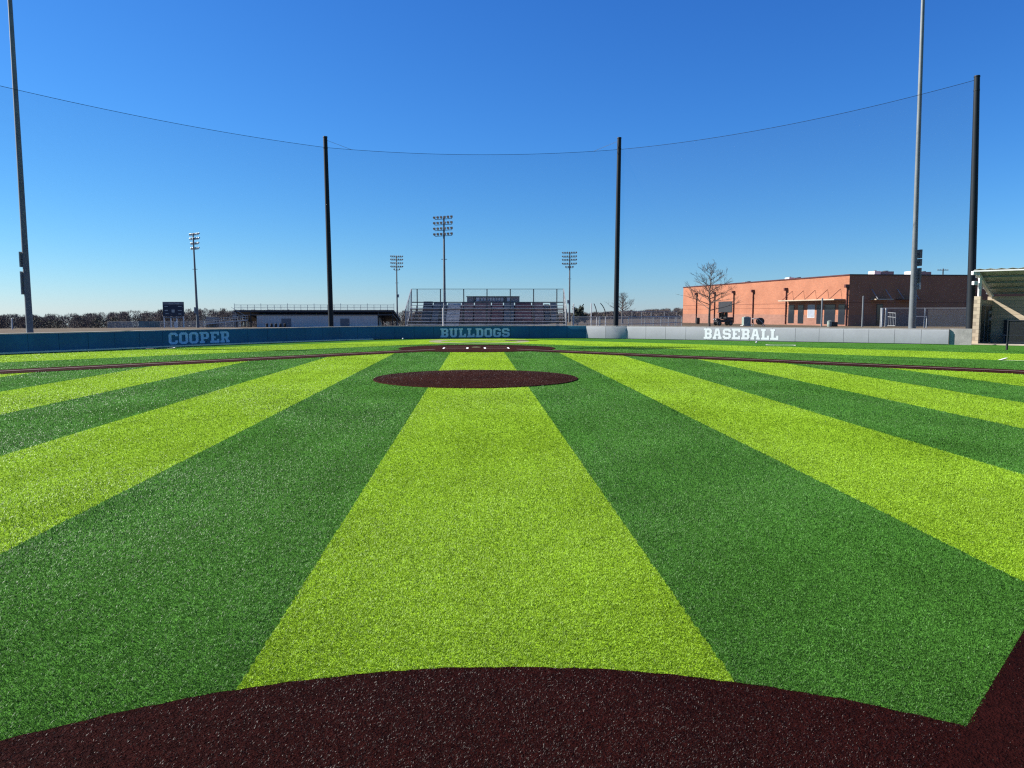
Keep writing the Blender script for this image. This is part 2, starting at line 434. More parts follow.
# coach's box on the first base side: one tick and the long line
d45 = 0.70711
def fp(along, perp): return (along * d45 + perp * d45, HV - along * d45 + perp * d45)
line(fp(21.5, 5.3), fp(27.5, 5.6), 0.07)
line(fp(21.5, 5.25), fp(21.45, 6.9), 0.08, 0.026)
def ring(cu, r, w, z=0.02, mat='white_turf', name='field_line'):
    n = 48; V, Fc = [], []
    for k in range(n):
        a = 2 * math.pi * k / n
        for q in (r - w / 2, r + w / 2): V.append((cu.x + q * math.cos(a), cu.y + q * math.sin(a), z))
    for k in range(n):
        j = (k + 1) % n; Fc.append((2 * k, 2 * k + 1, 2 * j + 1, 2 * j))
    o = MB().add(V, Fc).build(name, M[mat]); o['kind'] = 'structure'
ring(Vector((14.15, 40.45, 0)), 0.72, 0.08)
ring(Vector((-17.2, 37.15, 0)), 0.80, 0.08)
# pale worn crescent behind the plate
def arc_band(name, c, r0, r1, a0, a1, z, mat, n=30):
    V, Fc = [], []
    for k in range(n + 1):
        a = a0 + (a1 - a0) * k / n
        for q in (r0, r1): V.append((c.x + q * math.cos(a) * 1.0, c.y + q * math.sin(a), z))
    for k in range(n): Fc.append((2 * k, 2 * k + 1, 2 * k + 3, 2 * k + 2))
    o = MB().add(V, Fc).build(name, M[mat]); o['kind'] = 'structure'
ARC_C = UV(0.2, 46.0)
arc_band('turf_logo', ARC_C, 2.3, 3.0, 0, 2 * math.pi, 0.004, 'tan_turf', 60)
sheet('turf_logo', [tuple(UV(x, y))[:2] for x, y in ((-2.9, 47.6), (3.2, 47.6), (3.0, 48.5), (-2.8, 48.5))], 0.008, M['tan_turf'])
sheet('turf_logo', [tuple(UV(x, y))[:2] for x, y in ((1.7, 46.7), (3.9, 46.7), (3.7, 47.3), (1.9, 47.3))], 0.012, M['brown_turf'])

# pitcher's mound: a low dome
def mound():
    c = UV(0.0, 20.3); t = thing('pitchers_mound', (c.x, c.y, 0), 'low round reddish brown turf mound in the middle of the striped infield', 'mound')
    n, prof = 96, [(2.70, 0.002), (2.68, 0.022), (2.45, 0.036), (2.0, 0.06), (1.5, 0.085), (1.0, 0.10), (0.5, 0.105)]
    V, Fc = [], []
    for r, z in prof:
        for k in range(n):
            a = 2 * math.pi * k / n; V.append((r * math.cos(a), r * math.sin(a), z))
    V.append((0, 0, 0.106))
    for i in range(len(prof) - 1):
        for k in range(n):
            j = (k + 1) % n; Fc.append((i * n + k, i * n + j, (i + 1) * n + j, (i + 1) * n + k))
    L = (len(prof) - 1) * n
    for k in range(n): Fc.append((L + k, L + (k + 1) % n, len(V) - 1))
    MB().add(V, Fc).build('mound_surface', M['infield_brown'], t, smooth=True)
    return c
MOUND = mound()

# ------------------------------------------------------------------ turf fibres standing on the sheets
def fibres(name, mat, n, inside, rmin, rmax, power, zfun, hmul=1.0, label='', wmul=1.0):
    """short curved blades; denser close to second base, wider (tufts) farther out"""
    half = R(47)
    uu = nr.random(n)
    e = 2 - power
    r = (rmin ** e + uu * (rmax ** e - rmin ** e)) ** (1 / e)
    a = (nr.random(n) * 2 - 1) * half
    x, y = r * np.sin(a), r * np.cos(a)
    keep = inside(x, y); x, y, r = x[keep], y[keep], r[keep]; n = len(x)
    wid = np.clip(0.00085 * r ** 0.8, 0.0016, 0.02) * nr.uniform(0.7, 1.3, n) * wmul
    ht = np.minimum(0.0085 + 0.0006 * r, 0.017) * nr.uniform(0.6, 1.35, n) * hmul
    # way the blade leans: mostly random, with brushed areas where the pile lies one way
    br = np.sin(x * 1.3 + 1.7 * np.sin(y * 0.45)) + np.sin(y * 0.8 - 1.1 * np.sin(x * 0.7) + 2.0)
    az = np.where(nr.random(n) < 0.25 + 0.2 * np.abs(br), 1.2 * br + nr.normal(0, 0.7, n), nr.random(n) * 2 * np.pi)
    lean = ht * nr.uniform(0.2, 1.5, n)
    tw = az + np.pi / 2 + nr.normal(0, 0.5, n)
    dx, dy = np.cos(az), np.sin(az); sx, sy = np.cos(tw), np.sin(tw)
    z0 = zfun(x, y)
    co = np.zeros((n, 5, 3), np.float32)
    for k, (h, l, w) in enumerate(((0, 0, -1), (0, 0, 1), (0.7, 0.42, -0.8), (0.7, 0.42, 0.8), (1.0, 1.0, 0.0))):
        co[:, k, 0] = x + dx * lean * l + sx * wid * w / 2
        co[:, k, 1] = y + dy * lean * l + sy * wid * w / 2
        co[:, k, 2] = z0 + ht * h
    me = bpy.data.meshes.new(name)
    me.vertices.add(n * 5); me.vertices.foreach_set('co', co.ravel())
    base = (np.arange(n) * 5)[:, None]
    loops = np.concatenate([base + np.array([[0, 1, 3, 2]]), base + np.array([[2, 3, 4]])], axis=1).ravel().astype(np.int32)
    me.loops.add(n * 7); me.loops.foreach_set('vertex_index', loops)
    me.polygons.add(n * 2)
    st = (np.arange(n) * 7)[:, None] + np.array([[0, 4]])
    me.polygons.foreach_set('loop_start', st.ravel().astype(np.int32))
    try: me.polygons.foreach_set('loop_total', np.tile([4, 3], n).astype(np.int32))
    except Exception: pass
    me.update(calc_edges=True)
    at = me.attributes.new('tint', 'FLOAT', 'POINT')
    at.data.foreach_set('value', np.repeat(nr.random(n), 5).astype(np.float32))
    me.materials.append(mat)
    o = bpy.data.objects.new(name, me); COL.objects.link(o); o['kind'] = 'stuff'
    tag(o, label, 'turf')
    return o
cY, sY = math.cos(YAW), math.sin(YAW)
def to_uv(x, y): return x * cY + y * sY, y * cY - x * sY
def brown_mask(x, y):
    u, v = to_uv(x, y)
    m = np.hypot(x, y) < SECOND_R + edge_wander(np.arctan2(y, x)) + nr.normal(0, 0.006, len(x))
    w = (v - np.abs(u) - 0.94) * d45 + nr.normal(0, 0.008, len(x))          # distance inside the infield edge
    m |= (w < 0) & (w > -1.95) & (np.abs(u) > 1.6)
    return m
def mound_mask(x, y): return np.hypot(x - MOUND.x, y - MOUND.y) < 2.68
def far_brown(x, y):
    u, v = to_uv(x, y); s = np.sign(u)
    out = np.zeros_like(x, bool)
    for (ex, ey), lo, hi in ((FIRST, 0.9, 0.9), (THIRD, 0.9, 0.9)):
        dx, dy = ex - HOME[0], ey - HOME[1]; L = math.hypot(dx, dy); dx /= L; dy /= L
        pu, pv = u - HOME[0], v - HOME[1]; al = pu * dx + pv * dy; pe = -pu * dy + pv * dx
        out |= (al > 0) & (al < L) & (pe < lo) & (pe > -hi)
    out |= np.hypot(x - HC.x, y - HC.y) < 3.78
    return out
flat = lambda x, y: np.zeros_like(x)
def mound_z(x, y):
    r = np.hypot(x - MOUND.x, y - MOUND.y)
    return np.interp(r, [0.5, 1.0, 1.5, 2.0, 2.45, 2.68, 2.70], [0.105, 0.10, 0.085, 0.06, 0.036, 0.022, 0.002])
fibres('turf_blades', M['blade'], 1300000, lambda x, y: ~(brown_mask(x, y) | mound_mask(x, y) | far_brown(x, y)), 2.6, 42.0, 2.3, flat,
       label='short artificial grass blades in wide lime and dark green bands')
fibres('brown_turf_fibres', M['brown_blade'], 480000, brown_mask, 2.0, 7.5, 2.02, flat, 0.8,
       label='dark maroon artificial turf fibres around second base in the foreground')
fibres('brown_turf_fibres', M['far_brown_blade'], 700000, lambda x, y: mound_mask(x, y) | far_brown(x, y), 15.0, 43.0, 2.3, mound_z, 0.6, wmul=0.6,
       label='reddish brown turf fibres on the mound, the base paths and the home plate circle')

# ------------------------------------------------------------------ padded wall
class Path:
    def __init__(self, pts):
        self.p = [Vector((*q, 0)) for q in pts]; self.s = [0.0]
        for a, b in zip(self.p, self.p[1:]): self.s.append(self.s[-1] + (b - a).length)
        self.L = self.s[-1]
    def at(self, s):
        s = max(0, min(self.L, s)) if self.L > 0 else 0
        for i in range(len(self.p) - 1):
            if s <= self.s[i + 1] + 1e-9:
                t = (s - self.s[i]) / (self.s[i + 1] - self.s[i])
                return self.p[i].lerp(self.p[i + 1], t), (self.p[i + 1] - self.p[i]).normalized()
    def smooth_at(self, s, h=0.5):
        a, b = self.at(s - h)[0], self.at(s + h)[0]
        return self.at(s)[0], (b - a).normalized()
    def s_of_px(self, px):
        best = min((abs(512 + F * q.x / q.y - px), s) for s in np.linspace(0, self.L, 1500) for q in [self.at(s)[0]])
        return best[1]
PAD_T, PAD_Z0, PAD_Z1 = 0.10, 0.03, 0.80
def wall_strip(mb, path, s0, s1, off0, off1, z0, z1, n, round_=0.0):
    """a solid following the wall line; off = metres behind the front face"""
    V, Fc = [], []
    prof = [(off1, z0), (off0, z0), (off0, z1 - round_), (off0 + round_ * 0.35, z1 - round_ * 0.3), (off0 + round_, z1), (off1, z1)] if round_ else [(off1, z0), (off0, z0), (off0, z1), (off1, z1)]
    m = len(prof)
    for i in range(n + 1):
        p, d = path.smooth_at(s0 + (s1 - s0) * i / n, 0.25); nb = Vector((-d.y, d.x, 0))     # away from the field
        V += [p + nb * o + Vector((0, 0, z)) for o, z in prof]
    for i in range(n):
        for k in range(m): Fc.append((i * m + k, (i + 1) * m + k, (i + 1) * m + (k + 1) % m, i * m + (k + 1) % m))
    Fc += [tuple(range(m)), tuple(range(n * m + m - 1, n * m - 1, -1))]
    mb.add(V, Fc)
def padded_wall(name, paths, mat, label, pad=1.285, kerb=False):
    o0 = paths[0].at(paths[0].L / 2)[0]
    t = thing(name, (o0.x, o0.y, 0), label, 'wall')
    for path in paths:
        n = max(1, round(path.L / pad))
        for i in range(n):
            mb = MB(o0); wall_strip(mb, path, path.L * i / n + 0.007, path.L * (i + 1) / n - 0.007, 0.0, PAD_T, PAD_Z0, PAD_Z1, 4, 0.03)
            mb.build('wall_pad', mat, t, smooth=True)
        mb = MB(o0); wall_strip(mb, path, 0, path.L, PAD_T + 0.004, PAD_T + 0.22, -0.05, PAD_Z1 - 0.02, max(4, int(path.L / 0.6)))
        wall_strip(mb, path, 0, path.L, 0.02, PAD_T + 0.26, PAD_Z1 + 0.003, PAD_Z1 + 0.05, max(4, int(path.L / 0.6)))
        mb.build('wall_coping', M['concrete'], t)
        if kerb:
            mb = MB(o0); wall_strip(mb, path, 0, path.s_of_px(372), -0.26, -0.004, -0.02, 0.065, max(4, int(path.L / 0.6)))
            mb.build('kerb', M['kerb_concrete'], t)
    return t
NAVY, GREYC, GREYR = Path(NAVY_PTS), Path(GREY_PTS), Path(GREY2_PTS)
navy_wall = padded_wall('padded_wall', [NAVY], M['navy'], 'long navy padded backstop wall lettered COOPER and BULLDOGS, curving round the left and centre', kerb=True)
grey_wall = padded_wall('padded_wall', [GREYC, GREYR], M['grey_vinyl'], 'sunlit grey padded wall lettered BASEBALL, in front of the brick building')

LET = {
 'C': ([(1,.42),(1,.22),(.78,0),(.22,0),(0,.22),(0,1.08),(.22,1.3),(.78,1.3),(1,1.08),(1,.88),(.70,.88),(.70,1.0),(.66,1.04),(.34,1.04),(.30,1.0),(.30,.30),(.34,.26),(.66,.26),(.70,.30),(.70,.42)], []),
 'O': ([(.22,0),(.78,0),(1,.22),(1,1.08),(.78,1.3),(.22,1.3),(0,1.08),(0,.22)], [[(.34,.26),(.66,.26),(.70,.30),(.70,1.0),(.66,1.04),(.34,1.04),(.30,1.0),(.30,.30)]]),
 'G': ([(.52,.72),(1,.72),(1,.22),(.78,0),(.22,0),(0,.22),(0,1.08),(.22,1.3),(.78,1.3),(1,1.08),(1,.90),(.70,.90),(.70,1.0),(.66,1.04),(.34,1.04),(.30,1.0),(.30,.30),(.34,.26),(.66,.26),(.70,.30),(.70,.48),(.52,.48)], []),
 'S': ([(0,.22),(.22,0),(.78,0),(1,.22),(1,.60),(.82,.77),(.34,.80),(.30,.84),(.30,1.0),(.34,1.04),(.66,1.04),(.70,1.0),(.70,.90),(1,.90),(1,1.08),(.78,1.3),(.22,1.3),(0,1.08),(0,.71),(.18,.54),(.66,.50),(.70,.46),(.70,.30),(.66,.26),(.34,.26),(.30,.30),(.30,.42),(0,.42)], []),
 'P': ([(0,0),(.52,0),(.52,.24),(.42,.24),(.42,.46),(.80,.46),(1,.66),(1,1.10),(.80,1.3),(0,1.3),(0,1.06),(.12,1.06),(.12,.24),(0,.24)], [[(.42,.70),(.66,.70),(.70,.74),(.70,1.02),(.66,1.06),(.42,1.06)]]),
 'R': ([(0,0),(.5,0),(.5,.24),(.42,.24),(.42,.48),(.52,.48),(.66,.24),(.66,0),(1.06,0),(1.06,.24),(.97,.24),(.83,.50),(1,.68),(1,1.10),(.8,1.3),(0,1.3),(0,1.06),(.12,1.06),(.12,.24),(0,.24)], [[(.42,.70),(.66,.70),(.70,.74),(.70,1.02),(.66,1.06),(.42,1.06)]]),
 'B': ([(0,0),(.8,0),(1,.2),(1,.54),(.88,.66),(1,.78),(1,1.1),(.8,1.3),(0,1.3),(0,1.06),(.12,1.06),(.12,.24),(0,.24)], [[(.42,.26),(.66,.26),(.70,.30),(.70,.48),(.66,.52),(.42,.52)],[(.42,.78),(.66,.78),(.7,.82),(.7,1.0),(.66,1.04),(.42,1.04)]]),
 'D': ([(0,0),(.76,0),(1,.24),(1,1.06),(.76,1.3),(0,1.3),(0,1.06),(.12,1.06),(.12,.24),(0,.24)], [[(.42,.26),(.64,.26),(.70,.32),(.70,.98),(.64,1.04),(.42,1.04)]]),
 'E': ([(0,0),(1,0),(1,.44),(.76,.44),(.76,.26),(.42,.26),(.42,.53),(.6,.53),(.6,.77),(.42,.77),(.42,1.04),(.76,1.04),(.76,.86),(1,.86),(1,1.3),(0,1.3),(0,1.06),(.12,1.06),(.12,.24),(0,.24)], []),
 'L': ([(0,0),(.95,0),(.95,.5),(.69,.5),(.69,.26),(.42,.26),(.42,1.06),(.54,1.06),(.54,1.3),(0,1.3),(0,1.06),(.12,1.06),(.12,.24),(0,.24)], []),
 'U': ([(.12,.22),(.34,0),(.72,0),(.94,.22),(.94,1.06),(1.06,1.06),(1.06,1.3),(.58,1.3),(.58,1.06),(.66,1.06),(.66,.32),(.60,.26),(.46,.26),(.40,.32),(.40,1.06),(.48,1.06),(.48,1.3),(0,1.3),(0,1.06),(.12,1.06)], []),
 'A': ([(0,0),(.44,0),(.44,.24),(.36,.24),(.40,.40),(.70,.40),(.74,.24),(.66,.24),(.66,0),(1.1,0),(1.1,.24),(1.02,.24),(.78,1.3),(.32,1.3),(.08,.24),(0,.24)], [[(.46,.64),(.64,.64),(.57,1.02),(.53,1.02)]]),
}
def lettering(word, path, px0, px1, z0, z1, mat, parent, label, off=0.018):
    o0 = parent.location.copy(); mb = MB(o0)
    s0, s1 = path.s_of_px(px0), path.s_of_px(px1)
    wid = [max(q[0] for q in LET[c][0]) for c in word]; gap = 0.13
    tot = sum(wid) + gap * (len(word) - 1); k = (s1 - s0) / tot; kz = (z1 - z0) / 1.3
    s = s0
    for c, w in zip(word, wid):
        outer, holes = LET[c]
        mid, d = path.smooth_at(s + w * k / 2, w * k / 2); nf = Vector((d.y, -d.x, 0))
        loops = [outer] + holes
        pts = [q for l in loops for q in l]
        tri = tessellate_polygon([[Vector((x, y, 0)) for x, y in l] for l in loops])
        def P(x, y, off): return mid + d * ((x - w / 2) * k) + nf * off + Vector((0, 0, z0 + y * kz))
        n = len(pts)
        V = [P(x, y, off) for x, y in pts] + [P(x, y, 0.001) for x, y in pts]
        Fc = [tuple(q) for q in tri]; b = 0
        for l in loops:
            for i in range(len(l)): Fc.append((b + i, b + (i + 1) % len(l), n + b + (i + 1) % len(l), n + b + i))
            b += len(l)
        mb.add(V, Fc); s += (w + gap) * k
    return mb.build('lettering', mat, parent, label=label)
lettering('COOPER', NAVY, 169, 230, 0.12, 0.71, M['blue_letter'], navy_wall, 'pale blue block letters COOPER')
lettering('BULLDOGS', NAVY, 440.5, 509.5, 0.09, 0.68, M['blue_letter'], navy_wall, 'pale blue block letters BULLDOGS')
lettering('BASEBALL', GREYR, 703.5, 778, 0.10, 0.74, M['white_letter'], grey_wall, 'white block letters BASEBALL', 0.004)

# concrete wall between the pads and the dugout
ed = Vector((0.847, -0.532, 0)); en = Vector((0.532, 0.847, 0))
WEND = Vector((23.45, 41.30, 0))
def conc():
    a = WEND + en * 0.10 + ed * 0.012; b = a + ed * 1.05
    t = thing('concrete_wall', (a.x, a.y, 0), 'short stained bare concrete wall between the grey pads and the tan dugout pillar', 'wall')
    q = [a, b, b + en * 0.25, a + en * 0.25]
    MB(a).prism([(p.x, p.y) for p in q], -0.05, 0.86).build('wall_face', M['concrete'], t)
conc()

# ------------------------------------------------------------------ safety net: four poles, cable, netting
def net_pole(px, D, ztop, r0, r1, lean, label):
    x = X(px, D); t = thing('net_pole', (x, D, ground_z(x, D)), label, 'net pole', 'tall black poles that carry the backstop net')
    MB().tube([(0, 0, -0.3), (0, 0, 0.05), (lean * 0.5, 0, ztop * 0.55), (lean, 0, ztop)], [r0, r0, (r0 + r1) / 2 * 1.02, r1], 14).build('pole_shaft', M['black_steel'], t, smooth=True)
    MB().tube([(lean, 0, ztop + 0.002), (lean, 0, ztop + 0.07)], [r1 * 1.12, r1 * 1.05], 14).build('pole_cap', M['black_steel'], t, smooth=True)
    for zz in (ztop - 0.75,):
        rr = (r0 + (r1 - r0) * zz / ztop) * 1.06
        MB().tube([(lean * zz / ztop, 0, zz), (lean * zz / ztop, 0, zz + 0.1)], [rr, rr], 14).build('cable_clamp', M['black_steel'], t)
    MB().tube([(0, 0, -0.05), (0, 0, 0.06)], [r0 * 1.8, r0 * 1.8], 14).build('pole_base', M['concrete'], t)
    return Vector((x + lean, D, ztop)), Vector((x + lean * 0.96, D, 0))
P_R = net_pole(971.3, 43.2, Z(77, 43.2), 0.225, 0.145, -0.40, 'thick black net pole rising beside the tan dugout, tallest at the right')
P_C = net_pole(616.0, 55.0, Z(138.5, 55.0), 0.18, 0.14, 0.08, 'black net pole standing behind the grey end of the curved wall')
P_L = net_pole(330.8, 54.0, Z(137.5, 54.0), 0.18, 0.14, -0.12, 'black net pole standing in front of the white walled stadium building')
P_LL = net_pole(-62.0, 39.5, 14.4, 0.28, 0.20, 0.0, 'black net pole at the far left end of the net, out of view')
def sag_points(a, b, za, zb, sag, n=24):
    out = []
    for i in range(n + 1):
        t = i / n; p = a.lerp(b, t); p.z = za + (zb - za) * t - sag * 4 * t * (1 - t); out.append(p)
    return out
def net_span(a, b, za, zb, sag, label, z_low=(0.9, 0.9)):
    pa, pb = a[1], b[1]
    m = (pa + pb) / 2; t = thing('safety_net', (m.x, m.y, 0), label, 'net', 'spans of the backstop net')
    pts = sag_points(pa, pb, za, zb, sag)
    MB(m).tube(pts, 0.013, 6).build('top_cable', M['black_steel'], t)
    V, Fc, uv = [], [], []; dist = 0
    for i, p in enumerate(pts):
        if i: dist += (Vector((p.x, p.y, 0)) - Vector((pts[i-1].x, pts[i-1].y, 0))).length
        zl = z_low[0]
        V += [Vector((p.x, p.y, zl)), p - Vector((0, 0, 0.03))]; uv += [(dist, zl), (dist, p.z)]
    for i in range(len(pts) - 1): Fc.append((2 * i, 2 * i + 2, 2 * i + 3, 2 * i + 1))
    MB(m).add(V, Fc, uv).build('netting', M['net'], t)
    return t
z_L, z_C, z_R, z_LL = Z(147.5, 54.0), Z(149.5, 55.0), Z(79.5, 43.2), 13.9
net_span(P_LL, P_L, z_LL, z_L, 0.35, 'dark fine net span between the left frame edge and the left black pole')
sC = net_span(P_L, P_C, z_L, z_C, 0.42, 'dark fine net span between the two middle black poles, above the bleachers')
net_span(P_C, P_R, z_C, z_R, 0.5, 'dark fine net span between the middle pole and the thick right pole')
for a, b, z in ((P_L, P_C, z_L), (P_C, P_L, z_C)):
    q = a[1].lerp(b[1], 0.09); q.z = z - 0.15
    MB(sC.location).tube([a[0] - Vector((0, 0, 0.15)), q], 0.011, 6).build('tie_cable', M['galv'], sC)

# ------------------------------------------------------------------ floodlight poles
def lamp_mesh(mb, c, r, out):
    """a bowl floodlight on a short yoke, tilted down and towards `out` (unit xy)"""
    c = Vector(c); o = Vector((out[0] * 0.80, out[1] * 0.80, -0.6)).normalized()
    mb.tube([c - o * r * 1.1, c - o * r * 0.8, c, c + o * r * 0.15], [r * 0.35, r * 0.62, r, r * 1.05], 8)
    mb.bar(c - o * r * 0.7, c - o * r * 0.7 - Vector((0, 0, r * 1.3)), r * 0.3, r * 0.3)
def flood_pole(px, D, base_z, ztop, r0, r1, rows, label, face, mat='pole_grey', lean=0.0, boxes=(), lamp_r=0.27, extras=True, flare=None):
    """rows: list of (z below the top, half width, lamps)"""
    x = X(px, D); t = thing('floodlight_pole', (x, D, base_z), label, 'floodlight', 'sports floodlight poles')
    h = ztop - base_z
    pr = [(-0.3, r0), (0, r0), (h * 0.5, (r0 + r1) / 2), (h, r1)] if not flare else [(-0.3, r0), (0, r0)] + list(flare) + [(h, r1)]
    MB().tube([(lean * max(0, z) / h, 0, z) for z, _ in pr], [r for _, r in pr], 12).build('pole_shaft', M[mat], t, smooth=True)
    fx, fy = face; ax = Vector((-fy, fx, 0))
    for dz, hw, n in rows:
        z = h - dz; c0 = Vector((lean * z / h, 0, z)) + Vector((fx, fy, 0)) * (r1 + 0.06)
        arm = MB().bar(c0 - ax * hw, c0 + ax * hw, 0.09, 0.12).build('crossarm', M['dark_galv'], t)
        first = None
        for k in range(n):
            p = c0 + ax * (hw * (2 * k / (n - 1) - 1)) + Vector((fx * 0.2, fy * 0.2, lamp_r * 1.2))
            if first is None:
                mb = MB(); lamp_mesh(mb, (0, 0, 0), lamp_r, (fx, fy)); first = mb.build('lamp', M['galv'], arm, smooth=True); lp = first
            else: lp = first.copy(); COL.objects.link(lp); lp.parent = arm
            lp.location = p
    for z, hh, w, side, m in boxes:
        c = Vector((lean * z / h + side * (r0 * (1 - z / h) + r1 * z / h + w / 2 + 0.03), -0.02, z))
        MB().box(c, (w, 0.38, hh), 0, 0.015).build('control_box', M[m], t)
        MB().bar(c - Vector((side * (w / 2 + 0.06), 0, 0)), c, 0.05, 0.05).build('box_bracket', M['dark_galv'], t)
    if extras:
        z = h * 0.62; MB().bar((lean * z / h - 0.65, 0.1, z), (lean * z / h + 0.65, 0.1, z), 0.1, 0.12).build('speaker_arm', M['dark_galv'], t)
    return t
gz = ground_z
def rows_for(D, ytop, ys, hws, ns): return [(Z(ytop, D) - Z(y, D), hw, n) for y, hw, n in zip(ys, hws, ns)]
Dm = 205; flood_pole(197.3, Dm, gz(X(197, Dm), Dm), Z(233.0, Dm), 0.36, 0.17, rows_for(Dm, 233, (235.2, 239.6, 244.4, 249.4), (1.95, 1.95, 1.6, 1.6), (7, 7, 6, 6)),
    'slender floodlight pole with four lamp rows behind the word COOPER', (0.55, 0.83), lean=-0.35, boxes=((4.6, 1.6, .35, -1, 'galv'),))
Dm = 178; flood_pole(444.6, Dm, gz(X(444, Dm), Dm), Z(217.4, Dm), 0.34, 0.18, rows_for(Dm, 217.4, (219.2, 224.8, 230.4, 236), (2.3, 2.3, 2.3, 2.3), (6, 6, 6, 6)),
    'tallest floodlight pole, seen through the bleachers, with four rows of bright lamps', (-0.45, -0.89), boxes=(), lamp_r=0.34)
Dm = 305; flood_pole(397.2, Dm, gz(X(397, Dm), Dm), Z(256.0, Dm), 0.36, 0.2, rows_for(Dm, 256, (257.3, 260.4, 264, 267.4, 270.3), (2.25, 2.25, 2.25, 2.25, 1.0), (7, 7, 7, 7, 3)),
    'distant floodlight pole with five lamp rows behind the right end of the long grandstand', (0.3, -0.95), boxes=((12, 1.2, .5, 1, 'galv'),), lamp_r=0.33)
Dm = 282; flood_pole(569.4, Dm, gz(X(569, Dm), Dm), Z(252.0, Dm), 0.36, 0.2, rows_for(Dm, 252, (253.7, 257.4, 260.8, 264.6, 268), (2.5, 2.5, 2.5, 2.5, 1.3), (7, 7, 7, 7, 4)),
    'distant floodlight pole with five lamp rows right of the bleachers', (-0.3, -0.95), boxes=((7.5, 1.3, .5, -1, 'galv'),), lamp_r=0.33)
# the ball field's own two big poles; their lamps are above the picture
Dm = 46.0; zb = 0.0
flood_pole(28.8, Dm, 0, 26.0, 0.19, 0.09, [(0.3, 1.9, 6), (1.3, 1.9, 6), (2.3, 1.9, 6)], 'tall dark grey floodlight pole at the left with thin boxes on its left side', (0.6, -0.8),
    boxes=((Z(259.5, Dm), 0.90, .06, -1, 'galv'), (Z(283, Dm), 1.36, .06, -1, 'galv')), extras=False, lean=-0.05)
Dm = 47.5
flood_pole(913.0, Dm, 0, 26.5, 0.225, 0.085, [(0.3, 1.9, 6), (1.3, 1.9, 6), (2.3, 1.9, 6)], 'tall light grey floodlight pole at the right with stacked boxes, before the brick building', (-0.6, -0.8),
    boxes=((Z(254, Dm), 0.52, .15, 1, 'dark_galv'), (Z(262.5, Dm), 0.42, .15, 1, 'dark_galv'), (Z(275.5, Dm), 0.9, .13, 1, 'dark_galv'), (Z(286, Dm), 0.42, .11, 1, 'galv')), extras=False, lean=-0.40, flare=((3.0, 0.185), (7.0, 0.145), (16.0, 0.115)))

# ------------------------------------------------------------------ bleachers behind the plate
def bleachers():
    D0, D1 = 57.3, 60.6; xl, xr = X(411.5, D1), X(563.5, D1)
    o = Vector(((xl + xr) / 2, D0, 0)); t = thing('bleachers', o, 'wide aluminium bleachers with a chain link guard rail, behind the word BULLDOGS', 'bleachers')
    nrow = 8; W = xr - xl
    for i in range(nrow):
        d = D0 + 0.43 * i; z = 0.55 + 0.245 * i
        MB(o).box(((xl + xr) / 2, d, z), (W, 0.23, 0.04)).build('seat_plank', M['alu'], t)
        MB(o).box(((xl + xr) / 2, d + 0.24, z - 0.20), (W, 0.18, 0.03)).build('foot_plank', M['rust'] if i in (3, 5, 6) else M['alu'], t)
        if i in (2, 6):
            MB(o).box(((xl + xr) / 2, d + 0.06, z - 0.10), (W, 0.02, 0.09)).build('riser_board', M['rust'] if i > 3 else M['dark_galv'], t)
    nb = 8; zg = Z(289, D1)
    for k in range(nb):
        x = X(417.3 + 23.25 * k - (6 if k == nb else 0), D1)
        if x > xr: x = xr
        mb = MB(o)
        for i in range(nrow):
            d = D0 + 0.43 * i; z = 0.55 + 0.245 * i
            mb.bar((x, d, 0), (x, d, z - 0.03), 0.07, 0.07); mb.bar((x, d, z - 0.24), (x, d + 0.4, z - 0.24), 0.05, 0.05)
        mb.bar((x, D0, 0.05), (x, D1 - 0.3, 1.9), 0.05, 0.05); mb.bar((x, D0 + 2, 0.05), (x, D1 - 0.3, 0.9), 0.05, 0.05)
        mb.build('support_frame', M['dark_galv'], t)
        MB(o).bar((x, D1 + 0.05, 0), (x, D1 + 0.05, zg), 0.075, 0.075).build('guard_post', M['dark_galv'], t)
    mb = MB(o)
    for z in (zg, Z(302.3, D1)): mb.bar((xl, D1 + 0.05, z), (xr, D1 + 0.05, z), 0.05, 0.035 if z == zg else 0.08)
    mb.build('guard_rail', M['dark_galv'], t)
    MB(o).quad((xl, D1 + 0.12, Z(302.3, D1)), (xr, D1 + 0.12, Z(302.3, D1)), (xr, D1 + 0.12, zg), (xl, D1 + 0.12, zg)).build('guard_mesh', M['link'], t)
    for x in (xl, xr):
        zf = 1.95
        MB(o).quad((x, D0 - 0.1, 0.3), (x, D1 + 0.05, 1.9), (x, D1 + 0.05, zg), (x, D0 - 0.1, zf)).build('side_guard_mesh', M['link_dense'], t)
        mb = MB(o); mb.bar((x, D0 - 0.1, zf), (x, D1 + 0.05, zg), 0.06, 0.06); mb.bar((x, D0 - 0.1, 0), (x, D0 - 0.1, zf), 0.07, 0.07)
        mb.bar((x, D0 - 0.1, 0.35), (x, D1 + 0.05, 2.2), 0.06, 0.06)
        for q in (0.25, 0.5, 0.75):
            d = D0 - 0.1 + (D1 - D0 + 0.15) * q; mb.bar((x, d, 0.3 + 1.6 * q), (x, d, zf + (zg - zf) * q), 0.05, 0.05)
        mb.bar((x, D1 + 0.05, 0), (x, D1 + 0.05, zg), 0.08, 0.08)
        mb.build('side_guard_frame', M['galv'], t)
bleachers()
